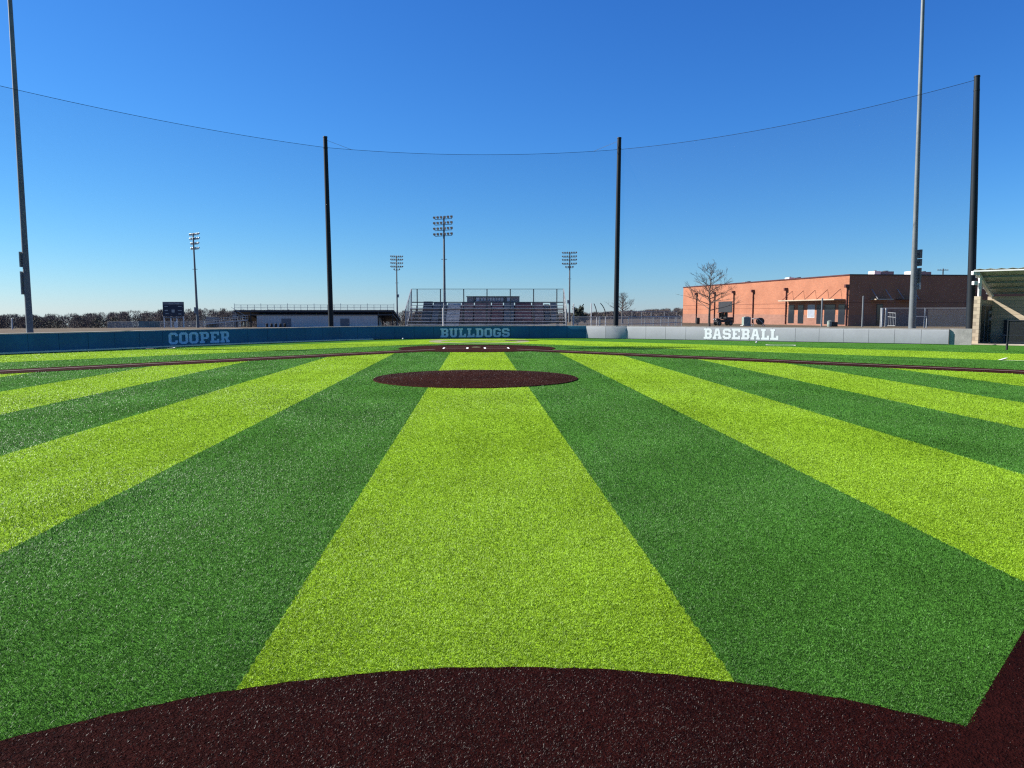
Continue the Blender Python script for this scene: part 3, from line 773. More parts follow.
def plain_post(name, px, D, ytop, r, mat, label, cat, group=None, bend=None, bendmat=None):
    x = X(px, D); b = gz(x, D); t = thing(name, (x, D, b), label, cat, group); h = Z(ytop, D) - b
    if bend:
        k = h * 0.52; bx, bz = bend
        MB().tube([(0, 0, -0.2), (0, 0, k)], [r, r], 8).build('post_shaft', M[mat], t, smooth=True)
        pts = [(bx * s * s, 0, k + (h - k) * (s ** 0.85)) for s in (0, .2, .4, .6, .8, 1.0)]
        MB().tube(pts, [r * 1.02, r, r * .95, r * .9, r * .85, r * .8], 8).build('bent_top', M[bendmat], t, smooth=True)
    else:
        MB().tube([(0, 0, -0.2), (0, 0, h)], [r, r], 8).build('post_shaft', M[mat], t, smooth=True)
        MB().tube([(0, 0, h), (0, 0, h + r * 0.8)], [r * 1.15, r * 0.5], 8).build('post_cap', M[mat], t, smooth=True)
    return t
plain_post('fence_post', 443.3, 55.3, 308.5, 0.055, 'white', 'thin pale post standing in front of the bleachers above the letters BULLDOGS', 'post')
plain_post('fence_post', 573.6, 60.0, 304.0, 0.045, 'white', 'thin white post just right of the bleachers', 'post')
plain_post('fence_post', 591.3, 72.0, 303.5, 0.045, 'white', 'straight white post left of the two posts with bent tops', 'post')
plain_post('fence_post', 596.8, 72.0, 303.5, 0.045, 'white', 'white post with a slightly bent dark top, middle of the three beyond the wall', 'post', None, (-0.28, 0), 'dark')
plain_post('fence_post', 605.6, 72.0, 303.0, 0.045, 'white', 'white post with a strongly bent dark top, nearest the centre net pole', 'post', None, (-0.50, 0), 'dark')
plain_post('fence_post', 599.4, 70.0, 317.0, 0.06, 'galv', 'short grey fence post in front of the bent posts', 'post')

# ------------------------------------------------------------------ chain link fences
def chain_fence(pts, h, label, spacing=3.0, mat='link', post_r=0.035, name='chain_link_fence', mid=False, post_mat='galv', z0=None):
    o = Vector((*pts[0], 0)); o.z = gz(*pts[0]) if z0 is None else z0
    t = thing(name, o, label, 'fence'); path = Path(pts); n = max(1, round(path.L / spacing))
    def P(s, z):
        p = path.at(s)[0]; return Vector((p.x, p.y, (gz(p.x, p.y) if z0 is None else z0) + z))
    for i in range(n + 1):
        s = path.L * i / n
        MB(o).tube([P(s, -0.1), P(s, h + 0.04)], [post_r, post_r], 6).build('fence_post', M[post_mat], t)
    mb = MB(o)
    for i in range(n):
        mb.tube([P(path.L * i / n, h), P(path.L * (i + 1) / n, h)], 0.04, 6)
        if mid: mb.tube([P(path.L * i / n, h * mid), P(path.L * (i + 1) / n, h * mid)], 0.03, 6)
    mb.build('top_rail', M[post_mat], t)
    mb = MB(o)
    for i in range(n): mb.quad(P(path.L * i / n, 0.03), P(path.L * (i + 1) / n, 0.03), P(path.L * (i + 1) / n, h), P(path.L * i / n, h))
    mb.build('fence_mesh', M[mat], t)
    return t
chain_fence([(X(572, 66), 66), (X(640, 66), 66), (X(682, 78), 78)], Z(317, 66), 'low chain link fence behind the grey wall, right of the bleachers', 2.4, mat='link_dense', mid=0.55)
chain_fence([(X(622, 105), 105), (X(650, 112), 112), (X(677, 116), 116)], 1.95, 'taller chain link fence in front of the dark woods, left of the brick building', 3.0, mid=0.6)

# ------------------------------------------------------------------ brick building
def brick_building():
    zb, zt = -0.15, 6.75
    A = Vector((X(848.3, 106), 106, 0)); d = Vector((-0.196, 0.981, 0)).normalized()      # along the sunlit face, away
    e = Vector((0.994, 0.105, 0)).normalized()                                             # along the shaded face
    LF, LE = 55.0, 46.0
    t = thing('brick_building', (A.x, A.y, 0), 'long low orange brick building with a shaded end wall and a canopy over its doors', 'building')
    nl = Vector((-d.y, d.x, 0)); nl = nl if nl.x < 0 else -nl        # out of the sunlit face
    ne = Vector((e.y, -e.x, 0)); ne = ne if ne.y < 0 else -ne        # out of the shaded face
    def face(p0, dir_, nrm, length, nm):
        def slab(s0, s1, z0, z1, proud, mat, name, thick=0.3):
            q = [p0 + dir_ * s0 + nrm * proud, p0 + dir_ * s1 + nrm * proud, p0 + dir_ * s1 - nrm * thick, p0 + dir_ * s0 - nrm * thick]
            return MB(A).prism([(v.x, v.y) for v in q], z0, z1).build(name, M[mat], t)
        return slab
    f1 = face(A, d, nl, LF, 'a'); f2 = face(A, e, ne, LE, 'b')
    # one body with the two seen faces
    B_, C_, D_ = A + d * LF, A + d * LF + e * LE, A + e * LE
    MB(A).prism([(v.x, v.y) for v in (A, B_, C_, D_)], zb - 2.0, zt).build('wall', M['brick'], t)
    f1(0.02, LF, zb - 2.0, 1.35, 0.03, 'brick_band', 'wall_base', 0.02); f2(0.02, LE, zb - 2.0, 1.35, 0.03, 'brick_band', 'wall_base', 0.02)
    f1(0.02, LF, 3.02, 3.10, 0.012, 'brick_course', 'brick_course', 0.02); f2(0.02, LE, 3.02, 3.10, 0.012, 'brick_course', 'brick_course', 0.02)
    f1(0.02, LF, 2.30, 2.36, 0.012, 'brick_course', 'brick_course', 0.02)
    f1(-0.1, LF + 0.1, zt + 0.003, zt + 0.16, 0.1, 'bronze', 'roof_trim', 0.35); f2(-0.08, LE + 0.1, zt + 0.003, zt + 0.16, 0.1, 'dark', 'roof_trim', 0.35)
    def sA(px):          # distance along the sunlit face of a photo column
        k = (px - 512) / F; return (k * A.y - A.x) / (d.x - k * d.y)
    def sE(px):
        k = (px - 512) / F; return (k * A.y - A.x) / (e.x - k * e.y)
    def opening(s0, s1, z0, z1, mat, name, f=f1, frame='dark'):
        fr = f(s0 - 0.08, s1 + 0.08, z0 - (0.06 if z0 > 0.3 else 0), z1 + 0.08, 0.05, frame, name + '_frame', 0.02)
        pane = f(s0, s1, z0, z1, 0.065, mat, 'pane' if mat == 'glass' else 'leaf', 0.01)
        fr.name = name; pane.parent = fr
        return fr
    # sunlit face: doors and windows under the canopy, louvre, downspouts
    opening(sA(792.8), sA(787.6), 0.02, 2.75, 'glass', 'door'); opening(sA(802.2), sA(797.2), 0.02, 2.75, 'glass', 'door')
    w = opening(sA(813.2), sA(806.8), 0.95, 2.75, 'pane_pale', 'window', frame='fascia')
    opening(sA(820.2), sA(815.8), 0.02, 2.75, 'glass', 'door'); opening(sA(833.6), sA(823.4), 0.02, 2.75, 'glass', 'double_door'); opening(sA(843.4), sA(837.4), 0.02, 2.75, 'glass', 'door')
    opening(sA(731.0), sA(717.8), 1.75, 3.6, 'dark', 'louvre_window')
    for px in (696, 714, 733, 752.3, 785.2, 845.8):
        s = sA(px); c = A + d * s + nl * 0.12
        mb = MB(A); mb.bar(c + Vector((0, 0, zb)), c + Vector((0, 0, 5.05)), 0.17, 0.17)
        for z in (1.2, 2.8, 4.2): mb.box((c.x, c.y, z), (0.26, 0.26, 0.07))
        ds = mb.build('downspout', M['bronze'], t)
        mb = MB(A); mb.box((c.x + nl.x * .1, c.y + nl.y * .1, 5.3), (0.55, 0.55, 0.45), 0, 0.06); mb.bar(c + Vector((0, 0, 5.04)), c + Vector((0, 0, 5.12)), 0.25, 0.25); mb.build('rain_head', M['bronze'], ds)
    # canopy over the doors, hung from five rods
    s0, s1 = sA(843.5), sA(786.5); zc = Z(300.3, 109)
    def Q(s, out, z): return A + d * s + nl * out + Vector((0, 0, z))
    V = [Q(s0, 0.02, zc), Q(s1, 0.02, zc), Q(s1, 1.75, zc), Q(s0, 1.75, zc)]
    can = MB(A).add(V + [v + Vector((0, 0, 0.16)) for v in V], [(0,1,2,3),(4,5,6,7),(0,1,5,4),(1,2,6,5),(2,3,7,6),(3,0,4,7)]).build('canopy', M['canopy'], t)
    for k in range(5):
        s = s0 + (s1 - s0) * (0.08 + 0.21 * k)
        MB(A).bar(Q(s, 1.68, zc + 0.17), Q(s, 0.03, zc + 1.55), 0.06, 0.06).build('canopy_rod', M['bronze'], can)
    # shaded face: two small canopies, a door, a light strip
    for i, (px0, px1) in enumerate(((868.0, 885), (893.5, 912))):
        a, b = sE(px0), sE(px1); z = Z(300.0, 106)
        def QE(s, out, z): return A + e * s + ne * out + Vector((0, 0, z))
        V = [QE(a, 0.02, z), QE(b, 0.02, z), QE(b, 1.5, z), QE(a, 1.5, z)]
        c2 = MB(A).add(V + [v + Vector((0, 0, 0.15)) for v in V], [(0,1,2,3),(4,5,6,7),(0,1,5,4),(1,2,6,5),(2,3,7,6),(3,0,4,7)]).build('canopy', M['bronze'] if i else M['canopy'], t)
        for s in (a + 0.25, b - 0.25): MB(A).bar(QE(s, 1.42, z + 0.16), QE(s - 0.1, 0.03, z + 1.5), 0.07, 0.07).build('canopy_rod', M['galv'], c2)
    opening(sE(875.2), sE(880.4), 0.0, 2.75, 'glass', 'door', f=f2)
    # rooftop units
    for px, D, w, h, m in ((747, 142, 1.7, 0.50, 'greydoor'), (788.5, 128, 0.9, 0.66, 'white'), (796.5, 128.5, 1.8, 0.62, 'greydoor'), (872.7, 112, 0.95, 0.85, 'white'), (882.5, 112.3, 1.9, 0.82, 'greydoor'), (909.0, 112.5, 1.0, 0.85, 'white'), (920.5, 112.8, 1.6, 0.78, 'greydoor')):
        x = X(px, D); u = MB(A).box((x, D, zt + h / 2 + 0.004), (w, 1.8, h), 0.05, 0.05).build('rooftop_unit', M[m], t)
        MB(A).tube([(x + w * .1, D, zt + h + 0.005), (x + w * .1, D, zt + h + 0.13)], [w * .2, w * .2], 12).build('fan_grille', M['dark_galv'], u)
brick_building()

plain_post('steel_post', 821.9, 99, 298.6, 0.11, 'pole_grey', 'thick grey round post standing before the canopy of the brick building', 'post')
plain_post('steel_post', 862.8, 97, 296.6, 0.11, 'pole_grey', 'grey round post standing before the shaded brick end wall', 'post')
chain_fence([(X(881, 92), 92), (X(925, 91), 91), (X(972, 89), 89)], Z(307.8, 92), 'chain link fence before the shaded end wall of the brick building', 5.6, post_r=0.07)
def gate():
    D = 91.5; xa, xb = X(881.8, D), X(885.6, D); h = Z(308.0, D)
    t = thing('fence_gate', (xa, D - .15, 0), 'pair of pale square gate posts with a narrow gate leaf by the shaded brick wall', 'gate')
    for x in (xa, xb): MB((xa, D - .15, 0)).box((x, D - .15, h / 2), (0.16, 0.16, h), 0, 0.01).build('gate_post', M['galv'], t)
    xo = X(895, D - 1); o = (xa, D - .15, 0)
    mb = MB(o)
    for z in (0.15, h * 0.55, h - 0.5): mb.bar((xb, D - .15, z), (xo, D - 1.2, z - 0.1 if z > 1 else z), 0.05, 0.05)
    for k in range(1, 7): mb.bar((xb + (xo - xb) * k / 6, D - .15 - 1.05 * k / 6, 0.1), (xb + (xo - xb) * k / 6, D - .15 - 1.05 * k / 6, h - 0.45 - k * .02), 0.03, 0.03)
    mb.build('gate_leaf', M['galv'], t)
gate()
def hurdle(px0, px1, D, label):
    xa, xb = X(px0, D), X(px1, D); t = thing('rail_frame', (xa, D, 0), label, 'rail'); h = Z(316.5, D)
    mb = MB((xa, D, 0)); mb.tube([(xa, D, 0), (xa, D, h), (xb, D, h), (xb, D, 0)], 0.05, 8); mb.build('rail_tube', M['galv'], t)
hurdle(915, 927, 86, 'low grey pipe rail beside the right floodlight pole')

# things along the brick wall
def utility_cart(px, D):
    x = X(px, D); t = thing('utility_cart', (x, D, gz(x, D)), 'black two seat utility cart parked under the louvre of the brick building', 'cart', rz=R(8))
    mb = MB(); mb.box((0.0, 0, 0.62), (2.3, 1.25, 0.34), 0, 0.06); mb.box((-0.95, 0, 0.88), (0.62, 1.2, 0.24), 0, 0.08); mb.build('body', M['dark'], t)
    MB().box((0.72, 0, 0.98), (0.95, 1.22, 0.36), 0, 0.03).build('cargo_bed', M['dark'], t)
    mb = MB(); mb.box((0.0, 0, 0.92), (0.5, 1.1, 0.16), 0, 0.05); mb.box((0.22, 0, 1.2), (0.14, 1.1, 0.5), 0, 0.05); mb.build('seat', M['black'], t)
    mb = MB()
    for y in (-.56, .56):
        mb.tube([(-0.62, y, 0.9), (-0.42, y, 1.75), (0.3, y, 1.78), (0.36, y, 0.95)], 0.03, 6)
    mb.build('roll_cage', M['dark_galv'], t)
    MB().box((-0.02, 0, 1.84), (1.25, 1.28, 0.09), 0, 0.03).build('roof', M['dark'], t)
    MB().box((0.38, 0, 1.42), (0.05, 1.1, 0.72), 0, 0.01).build('rear_panel', M['black'], t)
    MB().box((-0.05, 0.58, 1.40), (0.72, 0.03, 0.7), 0, 0.01).build('side_panel', M['black'], t)
    MB().tube([(-0.42, -0.3, 1.0), (-0.34, -0.3, 1.12)], [0.17, 0.17], 12).build('steering_wheel', M['black'], t)
    for a in (-0.85, 0.8):
        for y in (-0.62, 0.62):
            w = MB().tube([(a, y - .12, 0.31), (a, y + .12, 0.31)], [0.31, 0.31], 16).build('wheel', M['black'], t)
            MB().tube([(a, y - .125, 0.31), (a, y + .125, 0.31)], [0.15, 0.15], 12).build('rim', M['dark_galv'], w)
    for y in (-.4, .4): MB().box((-1.27, y, 0.86), (0.05, 0.18, 0.1), 0, 0.02).build('headlight', M['fascia'], t)
utility_cart(723.5, 108)
def ac_unit(px, D, label):
    x = X(px, D); t = thing('condenser_unit', (x, D, gz(x, D)), label, 'air conditioner')
    MB().box((0, 0, 0.62), (0.95, 0.95, 1.1), 0, 0.04).build('casing', M['green_bin'], t)
    MB().tube([(0, 0, 1.172), (0, 0, 1.24)], [0.38, 0.36], 16).build('fan_guard', M['dark_galv'], t)
    mb = MB()
    for k in range(7): mb.box((0.49, 0, 0.25 + 0.13 * k), (0.04, 0.8, 0.05))
    mb.build('side_grille', M['dark_galv'], t)
    MB().box((0, 0, 0.03), (1.2, 1.2, 0.08)).build('pad', M['concrete'], t)
ac_unit(746.5, 104, 'pale green condenser unit by a downspout of the brick building')
def hose_reel(px, D):
    x = X(px, D); t = thing('hose_reel', (x, D, gz(x, D)), 'dark round hose reel on a pale metal frame beside the condenser unit', 'hose reel')
    mb = MB(); mb.tube([(0.45, -0.25, 0.62), (0.45, 0.25, 0.62)], [0.34, 0.34], 20); mb.build('reel_drum', M['black'], t)
    for y in (-.3, .3): MB().tube([(0.45, y - .03, 0.62), (0.45, y + .03, 0.62)], [0.46, 0.46], 20).build('reel_flange', M['dark'], t)
    mb = MB()
    for y in (-.4, .4): mb.tube([(-0.55, y, 0), (-0.5, y, 0.95), (0.05, y, 1.0), (0.45, y, 0.62), (0.95, y, 0)], 0.045, 6)
    mb.bar((-0.5, -.4, 0.95), (-0.5, .4, 0.95), 0.07, 0.07); mb.bar((0.05, -.4, 1.0), (0.05, .4, 1.0), 0.07, 0.07); mb.build('reel_frame', M['galv'], t)
hose_reel(757.0, 101)
def barrel(px, D, r, h, mat, label, cat='bin', name='trash_can'):
    x = X(px, D); t = thing(name, (x, D, gz(x, D)), label, cat)
    MB().tube([(0, 0, 0), (0, 0, h * 0.3), (0, 0, h * 0.32), (0, 0, h * 0.68), (0, 0, h * 0.7), (0, 0, h)], [r * .95, r, r * 1.04, r * 1.04, r, r], 16).build('bin_body', M[mat], t)
    MB().tube([(0, 0, h), (0, 0, h + 0.05), (0, 0, h + 0.12)], [r * 1.06, r * 1.06, r * 0.5], 16).build('bin_lid', M[mat], t)
barrel(697.8, 128, 0.36, 0.95, 'black', 'black trash can against the far end of the brick wall')
barrel(830.0, 96, 0.28, 0.62, 'green_bin', 'grey green drum in front of the double door of the brick building')
def crate(px, D):
    x = X(px, D); t = thing('storage_crate', (x, D, gz(x, D)), 'small black storage crate beside the grey green drum', 'crate')
    MB().box((0, 0, 0.26), (0.62, 0.5, 0.5), 0, 0.02).build('crate_body', M['black'], t); MB().box((0, 0, 0.545), (0.66, 0.54, 0.06), 0, 0.015).build('crate_lid', M['dark'], t)
crate(834.9, 96)

# ------------------------------------------------------------------ dugout
def dugout():
    e = Vector((0.74, -0.673, 0)).normalized(); n = Vector((0.673, 0.74, 0)).normalized()
    O = Vector((25.12, 42.0, 0)); L, DEP = 15.0, 3.6
    t = thing('dugout', O, 'tan block dugout with a sloping sheet metal roof and white posts at the right edge', 'dugout')
    def Q(a, b, z=0.0): return O + e * a + n * b + Vector((0, 0, z))
    def block(a0, a1, b0, b1, z0, z1, mat, name, par=t):
        q = [Q(a0, b0), Q(a1, b0), Q(a1, b1), Q(a0, b1)]
        return MB(O).prism([(v.x, v.y) for v in q], z0, z1).build(name, M[mat], par)
    zw = 2.52
    block(0, 0.30, 0.0, 0.42, 0.0, zw + 0.08, 'tan_block', 'pillar')
    ew = block(0.03, 0.24, 0.424, DEP - 0.21, 0.0, zw - 0.10, 'tan_block', 'end_wall')
    block(0.0, L, DEP - 0.205, DEP, 0.0, zw + 0.12, 'tan_block', 'back_wall')
    door = block(0.243, 0.27, 0.55, 3.15, 0.05, 2.15, 'greydoor', 'door', ew)
    block(0.27, 0.30, 0.62, 3.08, 0.1, 2.08, 'deep_green', 'door_screen', door)
    for b in (1.35, 2.3): block(0.30, 0.315, b, b + 0.06, 0.1, 2.08, 'greydoor', 'door_bar', door)
    block(-0.35, L, -0.55, 0.0 - 0.004, -0.05, 0.045, 'canopy', 'slab_edge')
    block(0.424, L, 0.0, DEP - 0.21, -0.05, 0.03, 'concrete', 'floor')
    # bench with a back against the rear wall, under dark padding
    block(0.9, L, DEP - 0.9, DEP - 0.42, 0.42, 0.48, 'greydoor', 'bench_seat'); block(0.9, L, DEP - 0.36, DEP - 0.22, 0.06, 1.30, 'deep_blue', 'bench_back')
    for a in (1.0, 2.6, 4.2, 5.8): block(a, a + 0.08, DEP - 0.85, DEP - 0.45, 0.031, 0.418, 'dark_galv', 'bench_leg')
    # steel: front and rear posts, rake beams, purlins, roof
    zf, zr = 3.86, 2.67
    for a in (0.2, 5.2, 10.2):
        mb = MB(O); mb.bar(Q(a, 0.2, zw + 0.08 if a < 1 else 0.05), Q(a, 0.2, zf - 0.16), 0.13, 0.13); mb.build('post', M['fascia'], t)
        mb = MB(O); mb.bar(Q(a, DEP - 0.12, zw), Q(a, DEP - 0.12, zr - 0.02), 0.16, 0.16); mb.build('post', M['fascia'], t)
        MB(O).bar(Q(a, -0.25, zf - 0.06), Q(a, DEP + 0.2, zr - 0.12), 0.12, 0.18).build('rake_beam', M['fascia'] if a < 1 else M['pole_grey'], t)
    for q in (0.22, 0.45, 0.68, 0.9):
        b = -0.35 + (DEP + 0.6) * q; z = zf + 0.045 + (zr - zf) * (b + 0.25) / (DEP + 0.45)
        MB(O).bar(Q(-0.1, b, z), Q(L, b, z), 0.07, 0.09).build('purlin', M['pole_grey'], t)
    mb = MB(O); k = 60; z0 = 0.105
    V, Fc = [], []
    for i in range(k + 1):
        a = 0.02 + (L - 0.02) * i / k; rib = 0.05 if i % 2 else 0.0
        V += [Q(a, -0.42, zf + z0 + rib + 0.04), Q(a, DEP + 0.3, zr + z0 + rib - 0.03), Q(a, -0.42, zf + z0 + rib + 0.052), Q(a, DEP + 0.3, zr + z0 + rib - 0.018)]
    for i in range(k):
        a, b = 4 * i, 4 * i + 4
        Fc += [(a, b, b + 1, a + 1), (a + 2, a + 3, b + 3, b + 2), (a, a + 2, b + 2, b), (a + 1, b + 1, b + 3, a + 3)]
    Fc += [(0, 1, 3, 2), (4 * k, 4 * k + 2, 4 * k + 3, 4 * k + 1)]
    mb.add(V, Fc).build('roof_sheet', M['roof_green'], t)
    MB(O).bar(Q(0.0, -0.44, zf + 0.08), Q(L, -0.44, zf + 0.08), 0.04, 0.07).build('fascia', M['fascia'], t)
    MB(O).bar(Q(0.0, -0.42, zf + 0.06), Q(0.0, DEP + 0.3, zr + 0.0), 0.04, 0.09).build('fascia', M['fascia'], t)
    for a, b, z in ((0.0, -0.3, zf - 0.02), (0.0, -0.02, zf - 0.55)): MB(O).box(Q(a, b, z), (0.22, 0.22, 0.2), 0, 0.02).build('floodlamp', M['fascia'], t)
    # things hanging on hooks by the door
    for b, z in ((2.3, 1.72), (2.45, 1.35)):
        p = Q(0.33, b, z); MB(O).tube([p + Vector((0, 0, 0.12)), p + Vector((0, 0, 0.08)), p, p - Vector((0, 0, 0.08))], [0.06, 0.12, 0.13, 0.09], 10).build('hook_bag', M['greydoor'], t, smooth=True)
    # screen fence in front of the dugout
    D = 35.6; x = X(1009.0, D); o = Vector((x, D, 0)); h = Z(320.6, D)
    s = thing('dugout_screen', o, 'dark mesh screen on black posts in front of the dugout bench', 'fence')
    ee = Vector((0.74, -0.673, 0)).normalized()
    for k in range(4):
        p = o + ee * 2.4 * k; MB(o).tube([p - Vector((0, 0, 0.1)), p + Vector((0, 0, h + 0.05))], 0.032, 8).build('screen_post', M['black_steel'], s)
        MB(o).tube([p, p + Vector((0, 0, 0.32))], [0.05, 0.05], 8).build('post_pad', M['black'], s)
    mb = MB(o)
    for z in (h, 0.35): mb.tube([o + Vector((0, 0, z)), o + ee * 7.2 + Vector((0, 0, z))], 0.03, 6)
    mb.build('screen_rail', M['black_steel'], s)
    q = o + ee * 7.2; MB(o).quad(o + Vector((0, 0, 0.35)), q + Vector((0, 0, 0.35)), q + Vector((0, 0, h)), o + Vector((0, 0, h))).build('screen_mesh', M['link_dark'], s)
dugout()

# ------------------------------------------------------------------ football stadium beyond
def grandstand():
    D = 200.0; xl, xr = X(234.5, D), X(394, D); zd, zl = Z(310, D), Z(319.5, 212); D2 = 212.0
    b = gz(xl, D); o = Vector(((xl + xr) / 2, D, b)); t = thing('grandstand', o, 'long dark grandstand seen from behind, over a white walled building', 'grandstand')
    def sheet3(pts, name, mat, th=0.25):
        V = [Vector(p) for p in pts]; V2 = [p - Vector((0, 0, th)) for p in V]
        return MB(o).add(V + V2, [(0,1,2,3),(7,6,5,4),(0,4,5,1),(1,5,6,2),(2,6,7,3),(3,7,4,0)]).build(name, M[mat], t)
    sheet3([(xl, D, zd), (xr, D, zd), (xr, D2, zl), (xl, D2, zl)], 'seating_deck', 'stand_steel', 0.5)
    # steel under the deck
    for k in range(12):
        x = xl + 0.4 + (xr - xl - 0.8) * k / 11
        mb = MB(o); 
        if not X(256, D) < x < X(377, D): mb.bar((x, D + 0.3, b), (x, D + 0.3, zd - 0.5), 0.25, 0.25)
        mb.bar((x, D + 6.6, b), (x, D + 6, (zd + zl) / 2 - 0.5), 0.25, 0.25); mb.bar((x, D + 0.3, zd - 1.2), (x, D2, zl - 0.8), 0.2, 0.45)
        mb.build('stand_frame', M['dark'], t)
    MB(o).bar((xl, D, zd - 1.25), (xr, D, zd - 1.25), 0.2, 0.2).build('rear_beam', M['dark_galv'], t)
    zr = Z(304.8, D); n = 24; mb = MB(o)
    for k in range(n + 1):
        x = xl + (xr - xl) * k / n; MB(o).bar((x, D, zd), (x, D, zr + (0.35 if k % 4 == 0 else 0)), 0.09, 0.09).build('rail_post', M['galv'], t)
    for z in (zr, (zr + zd) / 2): mb.bar((xl, D, z), (xr, D, z), 0.06, 0.06)
    mb.build('guard_rail', M['galv'], t)
    MB(o).quad((xl, D + .05, zd), (xr, D + .05, zd), (xr, D + .05, zr), (xl, D + .05, zr)).build('guard_mesh', M['link'], t)
    # the white building below
    wx0, wx1 = X(256.3, D), X(377.3, D); wz = Z(314.6, D)
    w = MB(o).box(((wx0 + wx1) / 2, D + 3.2, (b + wz) / 2 - 0.3), (wx1 - wx0, 6.0, wz - b + 0.6)).build('white_building', M['white_wall'], t)
    for p0, p1 in ((281, 290.5), (340, 349), ):
        x0, x1 = X(p0, D), X(p1, D); zt_ = Z(318.5, D)
        MB(o).box(((x0 + x1) / 2, D + 0.17, (b + zt_) / 2), (x1 - x0, 0.06, zt_ - b)).build('roller_door', M['greydoor'], w)
    mb = MB(o)
    for k in range(40): mb.box((wx0 + (wx1 - wx0) * (k + .5) / 40, D + 0.19, (b + wz) / 2), (0.06, 0.03, wz - b - 0.1))
    mb.build('siding_rib', M['white_wall'], w)
    # end stair with a landing, and the shaded bay at the right end
    mb = MB(o)
    for k in range(8): mb.box((xl - 0.2 + 0.45 * k, D - 0.6, zd - 0.35 - 0.28 * k), (0.5, 1.1, 0.07))
    mb.bar((xl - 0.4, D - 1.1, zd + 0.7), (xl + 3.4, D - 1.1, zd - 1.6), 0.07, 0.07); mb.build('end_stair', M['galv'], t)
grandstand()
def ramp():
    D = 190.0; x0, x1 = X(203, D), X(245.5, D); b = gz(x0, D); o = Vector((x0, D, b)); t = thing('access_ramp', o, 'pale access ramp with pipe rails climbing to the left end of the long grandstand', 'ramp')
    za, zb_ = b + 0.9, Z(319.6, D)
    V = [(x0, D, za), (x1, D, zb_), (x1, D + 1.6, zb_), (x0, D + 1.6, za)]
    MB(o).add([Vector(p) for p in V] + [Vector(p) - Vector((0, 0, .22)) for p in V], [(0,1,2,3),(7,6,5,4),(0,4,5,1),(1,5,6,2),(2,6,7,3),(3,7,4,0)]).build('ramp_deck', M['fascia'], t)
    mb = MB(o)
    for k in range(9):
        s = k / 8; x = x0 + (x1 - x0) * s; z = za + (zb_ - za) * s
        for y in (D, D + 1.6): mb.bar((x, y, b - 0.4), (x, y, z + 1.05), 0.07, 0.07)
    for dz in (1.05, 0.6):
        for y in (D, D + 1.6): mb.bar((x0, y, za + dz), (x1, y, zb_ + dz), 0.06, 0.06)
    mb.build('ramp_rail', M['galv'], t)
    MB(o).box((x0 + 1.1, D + 3.0, b + 1.3), (2.2, 2.6, 2.6), 0, 0.03).build('landing_block', M['greydoor'], t)
    mb = MB(o); px = X(229.5, D); mb.box((px, D + 3.5, Z(316.5, D)), (0.9, 0.6, 1.0), 0, 0.03); mb.bar((px, D + 3.5, b), (px, D + 3.5, Z(317, D)), 0.3, 0.3); mb.build('ticket_stand', M['greydoor'], t)
ramp()
def drums():
    for i, px in enumerate((266.5, 271.2, 275.5, 280.0, 284.6)):
        D = 196; x = X(px, D); t = thing('trash_drum', (x, D, gz(x, D)), 'small dark drum in the row along the foot of the white building', 'drum', 'dark drums in front of the white building')
        MB().tube([(0, 0, 0), (0, 0, 0.9), (0, 0, 0.95)], [0.3, 0.3, 0.2], 12).build('drum_body', M['black'], t)
drums()
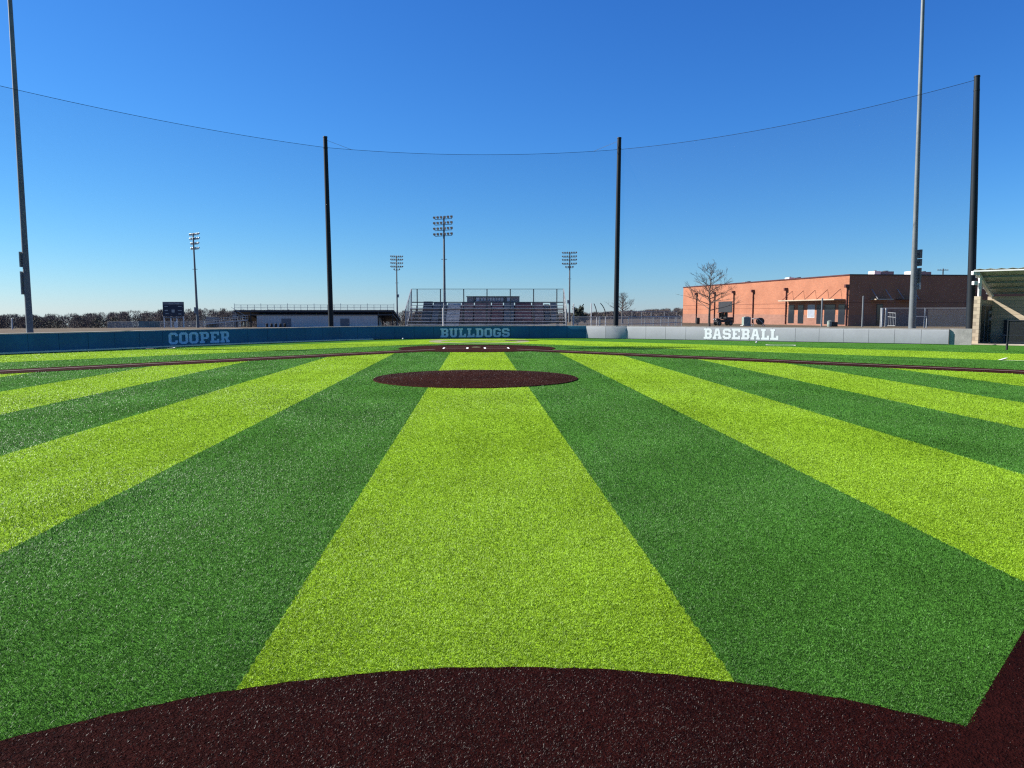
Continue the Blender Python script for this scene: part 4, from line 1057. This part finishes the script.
def home_stand():
    D = 300.0; xl, xr = X(424, D), X(556, D); b = gz(xl, D); o = Vector(((xl + xr) / 2, D, b)); D0 = 288.0
    t = thing('grandstand', o, 'far maroon grandstand with a press box, seen through the bleachers', 'grandstand')
    zt = Z(302.5, D)
    nstep = 18
    bays = ((424, 433, 'dark_galv', 0.5), (434, 447, 'greydoor', 0.0), (448, 461, 'alu', -0.3), (462, 474, 'rust', 0.2), (475, 491, 'rust', 0.6), (492, 503, 'seat_maroon', 0.5), (504, 514, 'greydoor', 0.3), (515, 531, 'seat_maroon', 0.0), (532, 543, 'rust', -0.2), (544, 549, 'dark_galv', -0.9), (550, 556, 'greydoor', -0.2))
    for p0, p1, m_, dz in bays:
        mb = MB(o); x0, x1 = X(p0, D), X(p1, D)
        for k in range(nstep):
            y = D0 + (D - D0) * k / nstep; z = b + 1.0 + (zt + dz * 0.8 - b - 1.0) * (k + 1) / nstep
            mb.box(((x0 + x1) / 2, y + 0.3, z - 0.75), (x1 - x0, 0.42, 1.5))
        mb.build('seat_section', M[m_], t)
        if p0 % 2 == 0:
            mb = MB(o)
            for k in range(0, nstep, 3):
                y = D0 + (D - D0) * k / nstep; z = b + 1.0 + (zt + dz * 0.8 - b - 1.0) * (k + 1) / nstep
                mb.bar((x0, y, z + 0.1), (x1, y, z + 0.1), 0.1, 0.12)
            mb.build('bay_rail', M['alu'], t)
    MB(o).box(((xl + xr) / 2, D + 0.4, (b + zt) / 2 - 0.6), (xr - xl, 0.3, zt - b - 1.2)).build('rear_wall', M['dark_galv'], t)
    zb_ = zt; zp = Z(296.8, D)
    def pb(p0, p1, mat, name, par, y=0.0, z0=zb_, z1=zp):
        x0, x1 = X(p0, D), X(p1, D); return MB(o).box(((x0 + x1) / 2, D + 1.5 + y, (z0 + z1) / 2), (x1 - x0, 3.0, z1 - z0)).build(name, M[mat], par)
    mbx = MB(o); mbx.box((X(493, D), D + 1.5, zp + 0.12), (X(519.8, D) - X(466.5, D), 3.4, 0.24)); box_ = pb(467, 519.5, 'greydoor', 'press_box', t, 0.3)
    mbx.build('press_box_roof', M['dark'], box_)
    for p0, p1 in ((476.3, 479.4), (507.0, 510.0)): pb(p0, p1, 'white', 'window_panel', box_, 0.2 - 0.1, zb_ + 0.5, zp - 0.3)
    for k in range(8): pb(481 + 2.9 * k, 483 + 2.9 * k, 'alu', 'window', box_, 0.12, zb_ + 0.7, zp - 0.4)
    for p0, p1 in ((473.5, 476.2), (503.5, 506.8)): pb(p0, p1, 'dark', 'door', box_, 0.14, zb_, zp - 0.2)
    for px in (473, 506): MB(o).bar((X(px, D), D0 + 7, b), (X(px, D), D0 + 11.5, zb_ + 0.4), 0.3, 0.3).build('stair_rail', M['dark'], t)
home_stand()
def scoreboard():
    D = 290.0; x0, x1 = X(163.2, D), X(183.9, D); b = gz(x0, D); zt, zb_ = Z(301.8, D), Z(316.2, D); c = (x0 + x1) / 2
    o = Vector((c, D, b)); t = thing('scoreboard', o, 'dark blue football scoreboard standing on four white legs', 'scoreboard')
    MB(o).box((c, D, (zt + zb_) / 2), (x1 - x0, 0.6, zt - zb_), 0, 0.03).build('board', M['scorenavy'], t)
    MB(o).box((c, D - 0.33, zt - 0.55), (x1 - x0 - 0.1, 0.06, 1.0)).build('header_panel', M['greydoor'], t)
    W = x1 - x0
    for fx, fz, w, h in ((-.33, .68, .16, .05), (.33, .68, .18, .05), (-.33, .40, .16, .07), (.33, .40, .20, .05), (0, .36, .15, .2), (-.1, .86, .22, .05), (.2, .86, .2, .05), (-.3, .18, .15, .05), (.32, .16, .14, .06)):
        MB(o).box((c + fx * W, D - 0.32 - (0.06 if fz > .8 else 0), zb_ + (zt - zb_) * fz), (w * W, 0.05, h * (zt - zb_) )).build('digit_panel', M['galv'], t)
    MB(o).box((c, D - 0.1, zb_ - 0.45), (W * .9, 0.2, 0.5)).build('sponsor_panel', M['greydoor'], t)
    for k, px in enumerate((163.9, 170.6, 176.5, 183.3)):
        x = X(px, D); MB(o).box((x, D, (b + zb_) / 2 - 0.2), (0.36, 0.36, zb_ - b + 0.4)).build('leg', M['white'], t)
    MB(o).box((X(176.3, D), D - 0.6, b + 1.1), (1.0, 0.8, 2.2), 0, 0.04).build('control_cabinet', M['white'], t)
M['scorenavy'] = weathered('scoreboard_navy', (0.012, 0.02, 0.055), 0.4, scale=0.3, var=0.2)
scoreboard()
chain_fence([(X(107, 296), 296), (X(240, 296), 296)], Z(320.6, 296) - gz(-100, 296), 'long low fence behind the scoreboard at the foot of the woods', 6.0, mat='link_dense')
def windscreen():
    D = 292; x0, x1 = X(138.5, D), X(159.5, D); b = gz(x0, D); o = Vector((x0, D, b)); t = thing('wind_screen', o, 'faded blue green screen on a frame left of the scoreboard', 'screen'); zt = Z(321.2, D)
    MB(o).box(((x0 + x1) / 2, D, (b + zt) / 2 + 0.1), (x1 - x0, 0.05, zt - b - 0.2)).build('screen_cloth', M['screen_green'], t)
    for k in range(5): x = x0 + (x1 - x0) * k / 4; MB(o).bar((x, D - 0.08, b - 0.2), (x, D - 0.08, zt), 0.12, 0.12).build('screen_post', M['galv'], t)
M['screen_green'] = weathered('faded_screen', (0.16, 0.24, 0.25), 0.8, scale=0.3, var=0.35)
windscreen()
plain_post('marker_post', 11.3, 118, 319.0, 0.11, 'fascia', 'pale square marker post in the dry field at the far left', 'post')
def utility_pole(px, D):
    x = X(px, D); b = gz(x, D); t = thing('utility_pole', (x, D, b), 'wooden utility pole with one crossarm rising behind the brick building roof', 'utility pole'); h = Z(268.6, D) - b
    MB().tube([(0, 0, -0.3), (0, 0, h)], [0.2, 0.13], 10).build('pole_shaft', M['bark'], t, smooth=True)
    MB().bar((-1.35, 0.15, h - 0.35), (1.35, 0.15, h - 0.35), 0.14, 0.16).build('crossarm', M['bark'], t)
    for k in (-1.2, -.6, .6, 1.2): MB().tube([(k, 0.15, h - 0.26), (k, 0.15, h - 0.05)], [0.06, 0.04], 8).build('insulator', M['greydoor'], t)
utility_pole(941.0, 190)

# ------------------------------------------------------------------ trees
def bare_tree(name, px, D, ytop, spread, label, seed, trunk_r=0.14, levels=4, first=0.22, droop=0.0):
    r_ = random.Random(seed); x = X(px, D); b = gz(x, D); h = Z(ytop, D) - b
    t = thing(name, (x, D, b), label, 'tree'); tr, tw = MB(), MB()
    lead = [Vector((0, 0, -0.2))]
    for k in range(1, 9): lead.append(Vector((r_.uniform(-.008, .008) * h, r_.uniform(-.008, .008) * h, h * k / 8)))
    tr.tube(lead, [max(0.012, trunk_r * (1 - k / 8.3)) for k in range(9)], 8)
    def twig(p, d, L, rad, lev):
        n = 4; pts = [p]; q = p.copy(); dd = d.copy()
        for _ in range(n):
            dd = (dd + Vector((r_.uniform(-.2, .2), r_.uniform(-.2, .2), r_.uniform(-.08, .09) - droop * 0.1))).normalized(); q = q + dd * L / n; pts.append(q.copy())
        (tr if lev == 0 else tw).tube(pts, [max(0.007, rad * (1 - 0.75 * i / n)) for i in range(n + 1)], 5 if lev < 2 else 3, caps=False)
        if lev < levels - 1:
            for _ in range(5 if lev == 0 else 3):
                k = r_.randint(1, n); a = r_.uniform(0, 6.28)
                nd = (dd + Vector((math.cos(a), math.sin(a), r_.uniform(-.1, .5))) * r_.uniform(.45, .9)).normalized()
                twig(pts[k], nd, L * r_.uniform(.38, .6), rad * 0.5, lev + 1)
    nlimb = 30
    for i in range(nlimb):
        s = first + (0.96 - first) * (i / nlimb); k = s * 8; p = lead[int(k)].lerp(lead[min(8, int(k) + 1)], k - int(k))
        a = i * 2.4 + r_.uniform(-.4, .4); L = spread * (1.02 - s) ** 0.8 * r_.uniform(.75, 1.05) + 0.2
        twig(p, Vector((math.cos(a), math.sin(a), r_.uniform(.02, .22) + s * 0.8)).normalized(), L, trunk_r * (0.42 - 0.28 * s), 0)
    tr.build('trunk', M['bark'], t, smooth=True); tw.build('crown', M['twig'], t)
    return t
bare_tree('bare_tree', 709.6, 88, 264.5, 3.6, 'bare young tree with spreading branches in front of the orange brick wall', 3, 0.16, 4, 0.27)
bare_tree('bare_tree', 622.5, 150, 293.5, 2.7, 'small bare tree partly hidden by the centre black net pole', 8, 0.2, 4, 0.3)
def leaf_tree(name, px, D, ytop, w, label, seed, col):
    r_ = random.Random(seed); x = X(px, D); b = gz(x, D); h = Z(ytop, D) - b
    t = thing(name, (x, D, b), label, 'tree')
    tr = MB(); tr.tube([(0, 0, -0.2), (0.05, 0, h * 0.4), (0, 0, h * 0.85)], [w * .06, w * .045, 0.02], 8)
    for k in range(9):
        a = k * 2.4; z = h * (0.2 + 0.06 * k); tr.tube([(0, 0, z), (math.cos(a) * w * .3, math.sin(a) * w * .3, z + h * .12)], [w * .02, 0.01], 5)
    tr.build('trunk', M['bark'], t)
    V, Fc = [], []
    cl = [Vector((r_.gauss(0, w * .2), r_.gauss(0, w * .2), h * r_.uniform(.22, .92))) for _ in range(26)]
    for c in cl:
        f = 1 - abs(c.z / h - 0.45) * 0.9
        for _ in range(70):
            p = c + Vector((r_.gauss(0, w * .11 * f), r_.gauss(0, w * .11 * f), r_.gauss(0, h * .07)))
            s = r_.uniform(.06, .16); d1 = Vector((r_.uniform(-1, 1), r_.uniform(-1, 1), r_.uniform(-1, 1))).normalized() * s; d2 = Vector((r_.uniform(-1, 1), r_.uniform(-1, 1), r_.uniform(-1, 1))).normalized() * s
            n = len(V); V += [p - d1, p + d2, p + d1, p - d2]; Fc.append((n, n + 1, n + 2, n + 3))
    MB().add(V, Fc).build('crown', M[col], t)
M['cedar'] = weathered('dark_cedar_leaf', (0.045, 0.06, 0.035), 0.8, scale=1.2, var=0.45)
M['wood_twig'] = weathered('far_wood_twigs', (0.155, 0.132, 0.125), 0.95, scale=0.06, var=0.25, spec=0.1)
M['wood_dark'] = weathered('far_wood_cedar', (0.095, 0.095, 0.075), 0.95, scale=0.08, var=0.5, spec=0.1)
leaf_tree('cedar_tree', 577.5, 120, 306.0, 2.3, 'small dark evergreen tree just right of the bleachers', 5, 'cedar')

def woods():
    r_ = random.Random(21)
    prof = [(-140, 315), (0, 314.5), (60, 314.3), (100, 312.6), (135, 310.8), (175, 309.8), (205, 308.6), (240, 309.5), (300, 311), (420, 311), (570, 312.5), (600, 312.8), (640, 310.8), (662, 309.2), (690, 308.6), (760, 309), (1150, 309)]
    xs = [p[0] for p in prof]; ys = [p[1] for p in prof]
    out = {'wood_twig': ([], []), 'wood_dark': ([], [])}
    for i in range(1300):
        px = r_.uniform(-130, 1120); D = r_.choice((430, 455, 480, 505)) + r_.uniform(-10, 10)
        if 700 < px and r_.random() < 0.6: continue
        x = X(px, D); b = gz(x, D); top = Z(np.interp(px, xs, ys), D); h = max(3.0, top - b) * r_.uniform(0.72, 1.0); w = r_.uniform(6.0, 11.0)
        kind = 'wood_dark' if r_.random() < (0.25 if px < 120 else 0.12) else 'wood_twig'; V, Fc = out[kind]
        if kind == 'wood_dark': h *= 0.72
        for _ in range(420 if kind == 'wood_twig' else 200):
            a = r_.uniform(0, 6.28); zz = r_.random() ** 0.9
            rr = w * 0.5 * math.sqrt(r_.random()) * (1.0 - 0.75 * max(0, zz - 0.5) * 2 * 0.8)
            p = Vector((x + rr * math.cos(a), D + rr * math.sin(a), b - 0.5 + (h + 0.5) * zz))
            if kind == 'wood_twig':      # thin upright twig fans
                L = r_.uniform(.5, 1.5); s = r_.uniform(.05, .16); d = Vector((r_.gauss(0, .45), r_.gauss(0, .45), 1)).normalized() * L; q = Vector((r_.uniform(-1, 1), r_.uniform(-1, 1), 0)).normalized() * s
            else:
                L = r_.uniform(.4, .9); s = r_.uniform(.3, .7); d = Vector((r_.gauss(0, 1), r_.gauss(0, 1), r_.gauss(0, 1))).normalized() * L; q = Vector((r_.uniform(-1, 1), r_.uniform(-1, 1), r_.uniform(-.5, .5))).normalized() * s
            n = len(V); V += [p - q, p + q, p + d]; Fc.append((n, n + 1, n + 2))
    me_root = None
    for kind, (V, Fc) in out.items():
        o = MB().add(V, Fc).build('distant_woods', M[kind]); o['kind'] = 'stuff'
        tag(o, 'far belt of bare grey brown winter woods along the horizon' if kind == 'wood_twig' else 'dark evergreen patches within the far belt of woods', 'woods')
woods()

# ------------------------------------------------------------------ small things on the turf
def ball(px, D, label):
    x = X(px, D, 0.04); t = thing('baseball', (x, D, 0), label, 'ball')
    bm = bmesh.new(); bmesh.ops.create_icosphere(bm, subdivisions=3, radius=0.055)
    V = [tuple(v.co + Vector((0, 0, 0.065))) for v in bm.verts]; Fc = [tuple(v.index for v in f.verts) for f in bm.faces]; bm.free()
    MB().add(V, Fc).build('ball_cover', M['white'], t, smooth=True)
    ring_ = [(0.0555 * math.cos(a), 0.022 * math.sin(2 * a), 0.065 + 0.0555 * math.sin(a) * 0.93) for a in [k * 0.2618 for k in range(25)]]
    MB().tube(ring_, 0.004, 4).build('ball_seam', M['bronze'], t)
ball(756.5, 43.0, 'white ball lying on the grass below the letters BASEBALL')
ball(403.0, 48.6, 'white ball lying at the foot of the navy wall left of BULLDOGS')
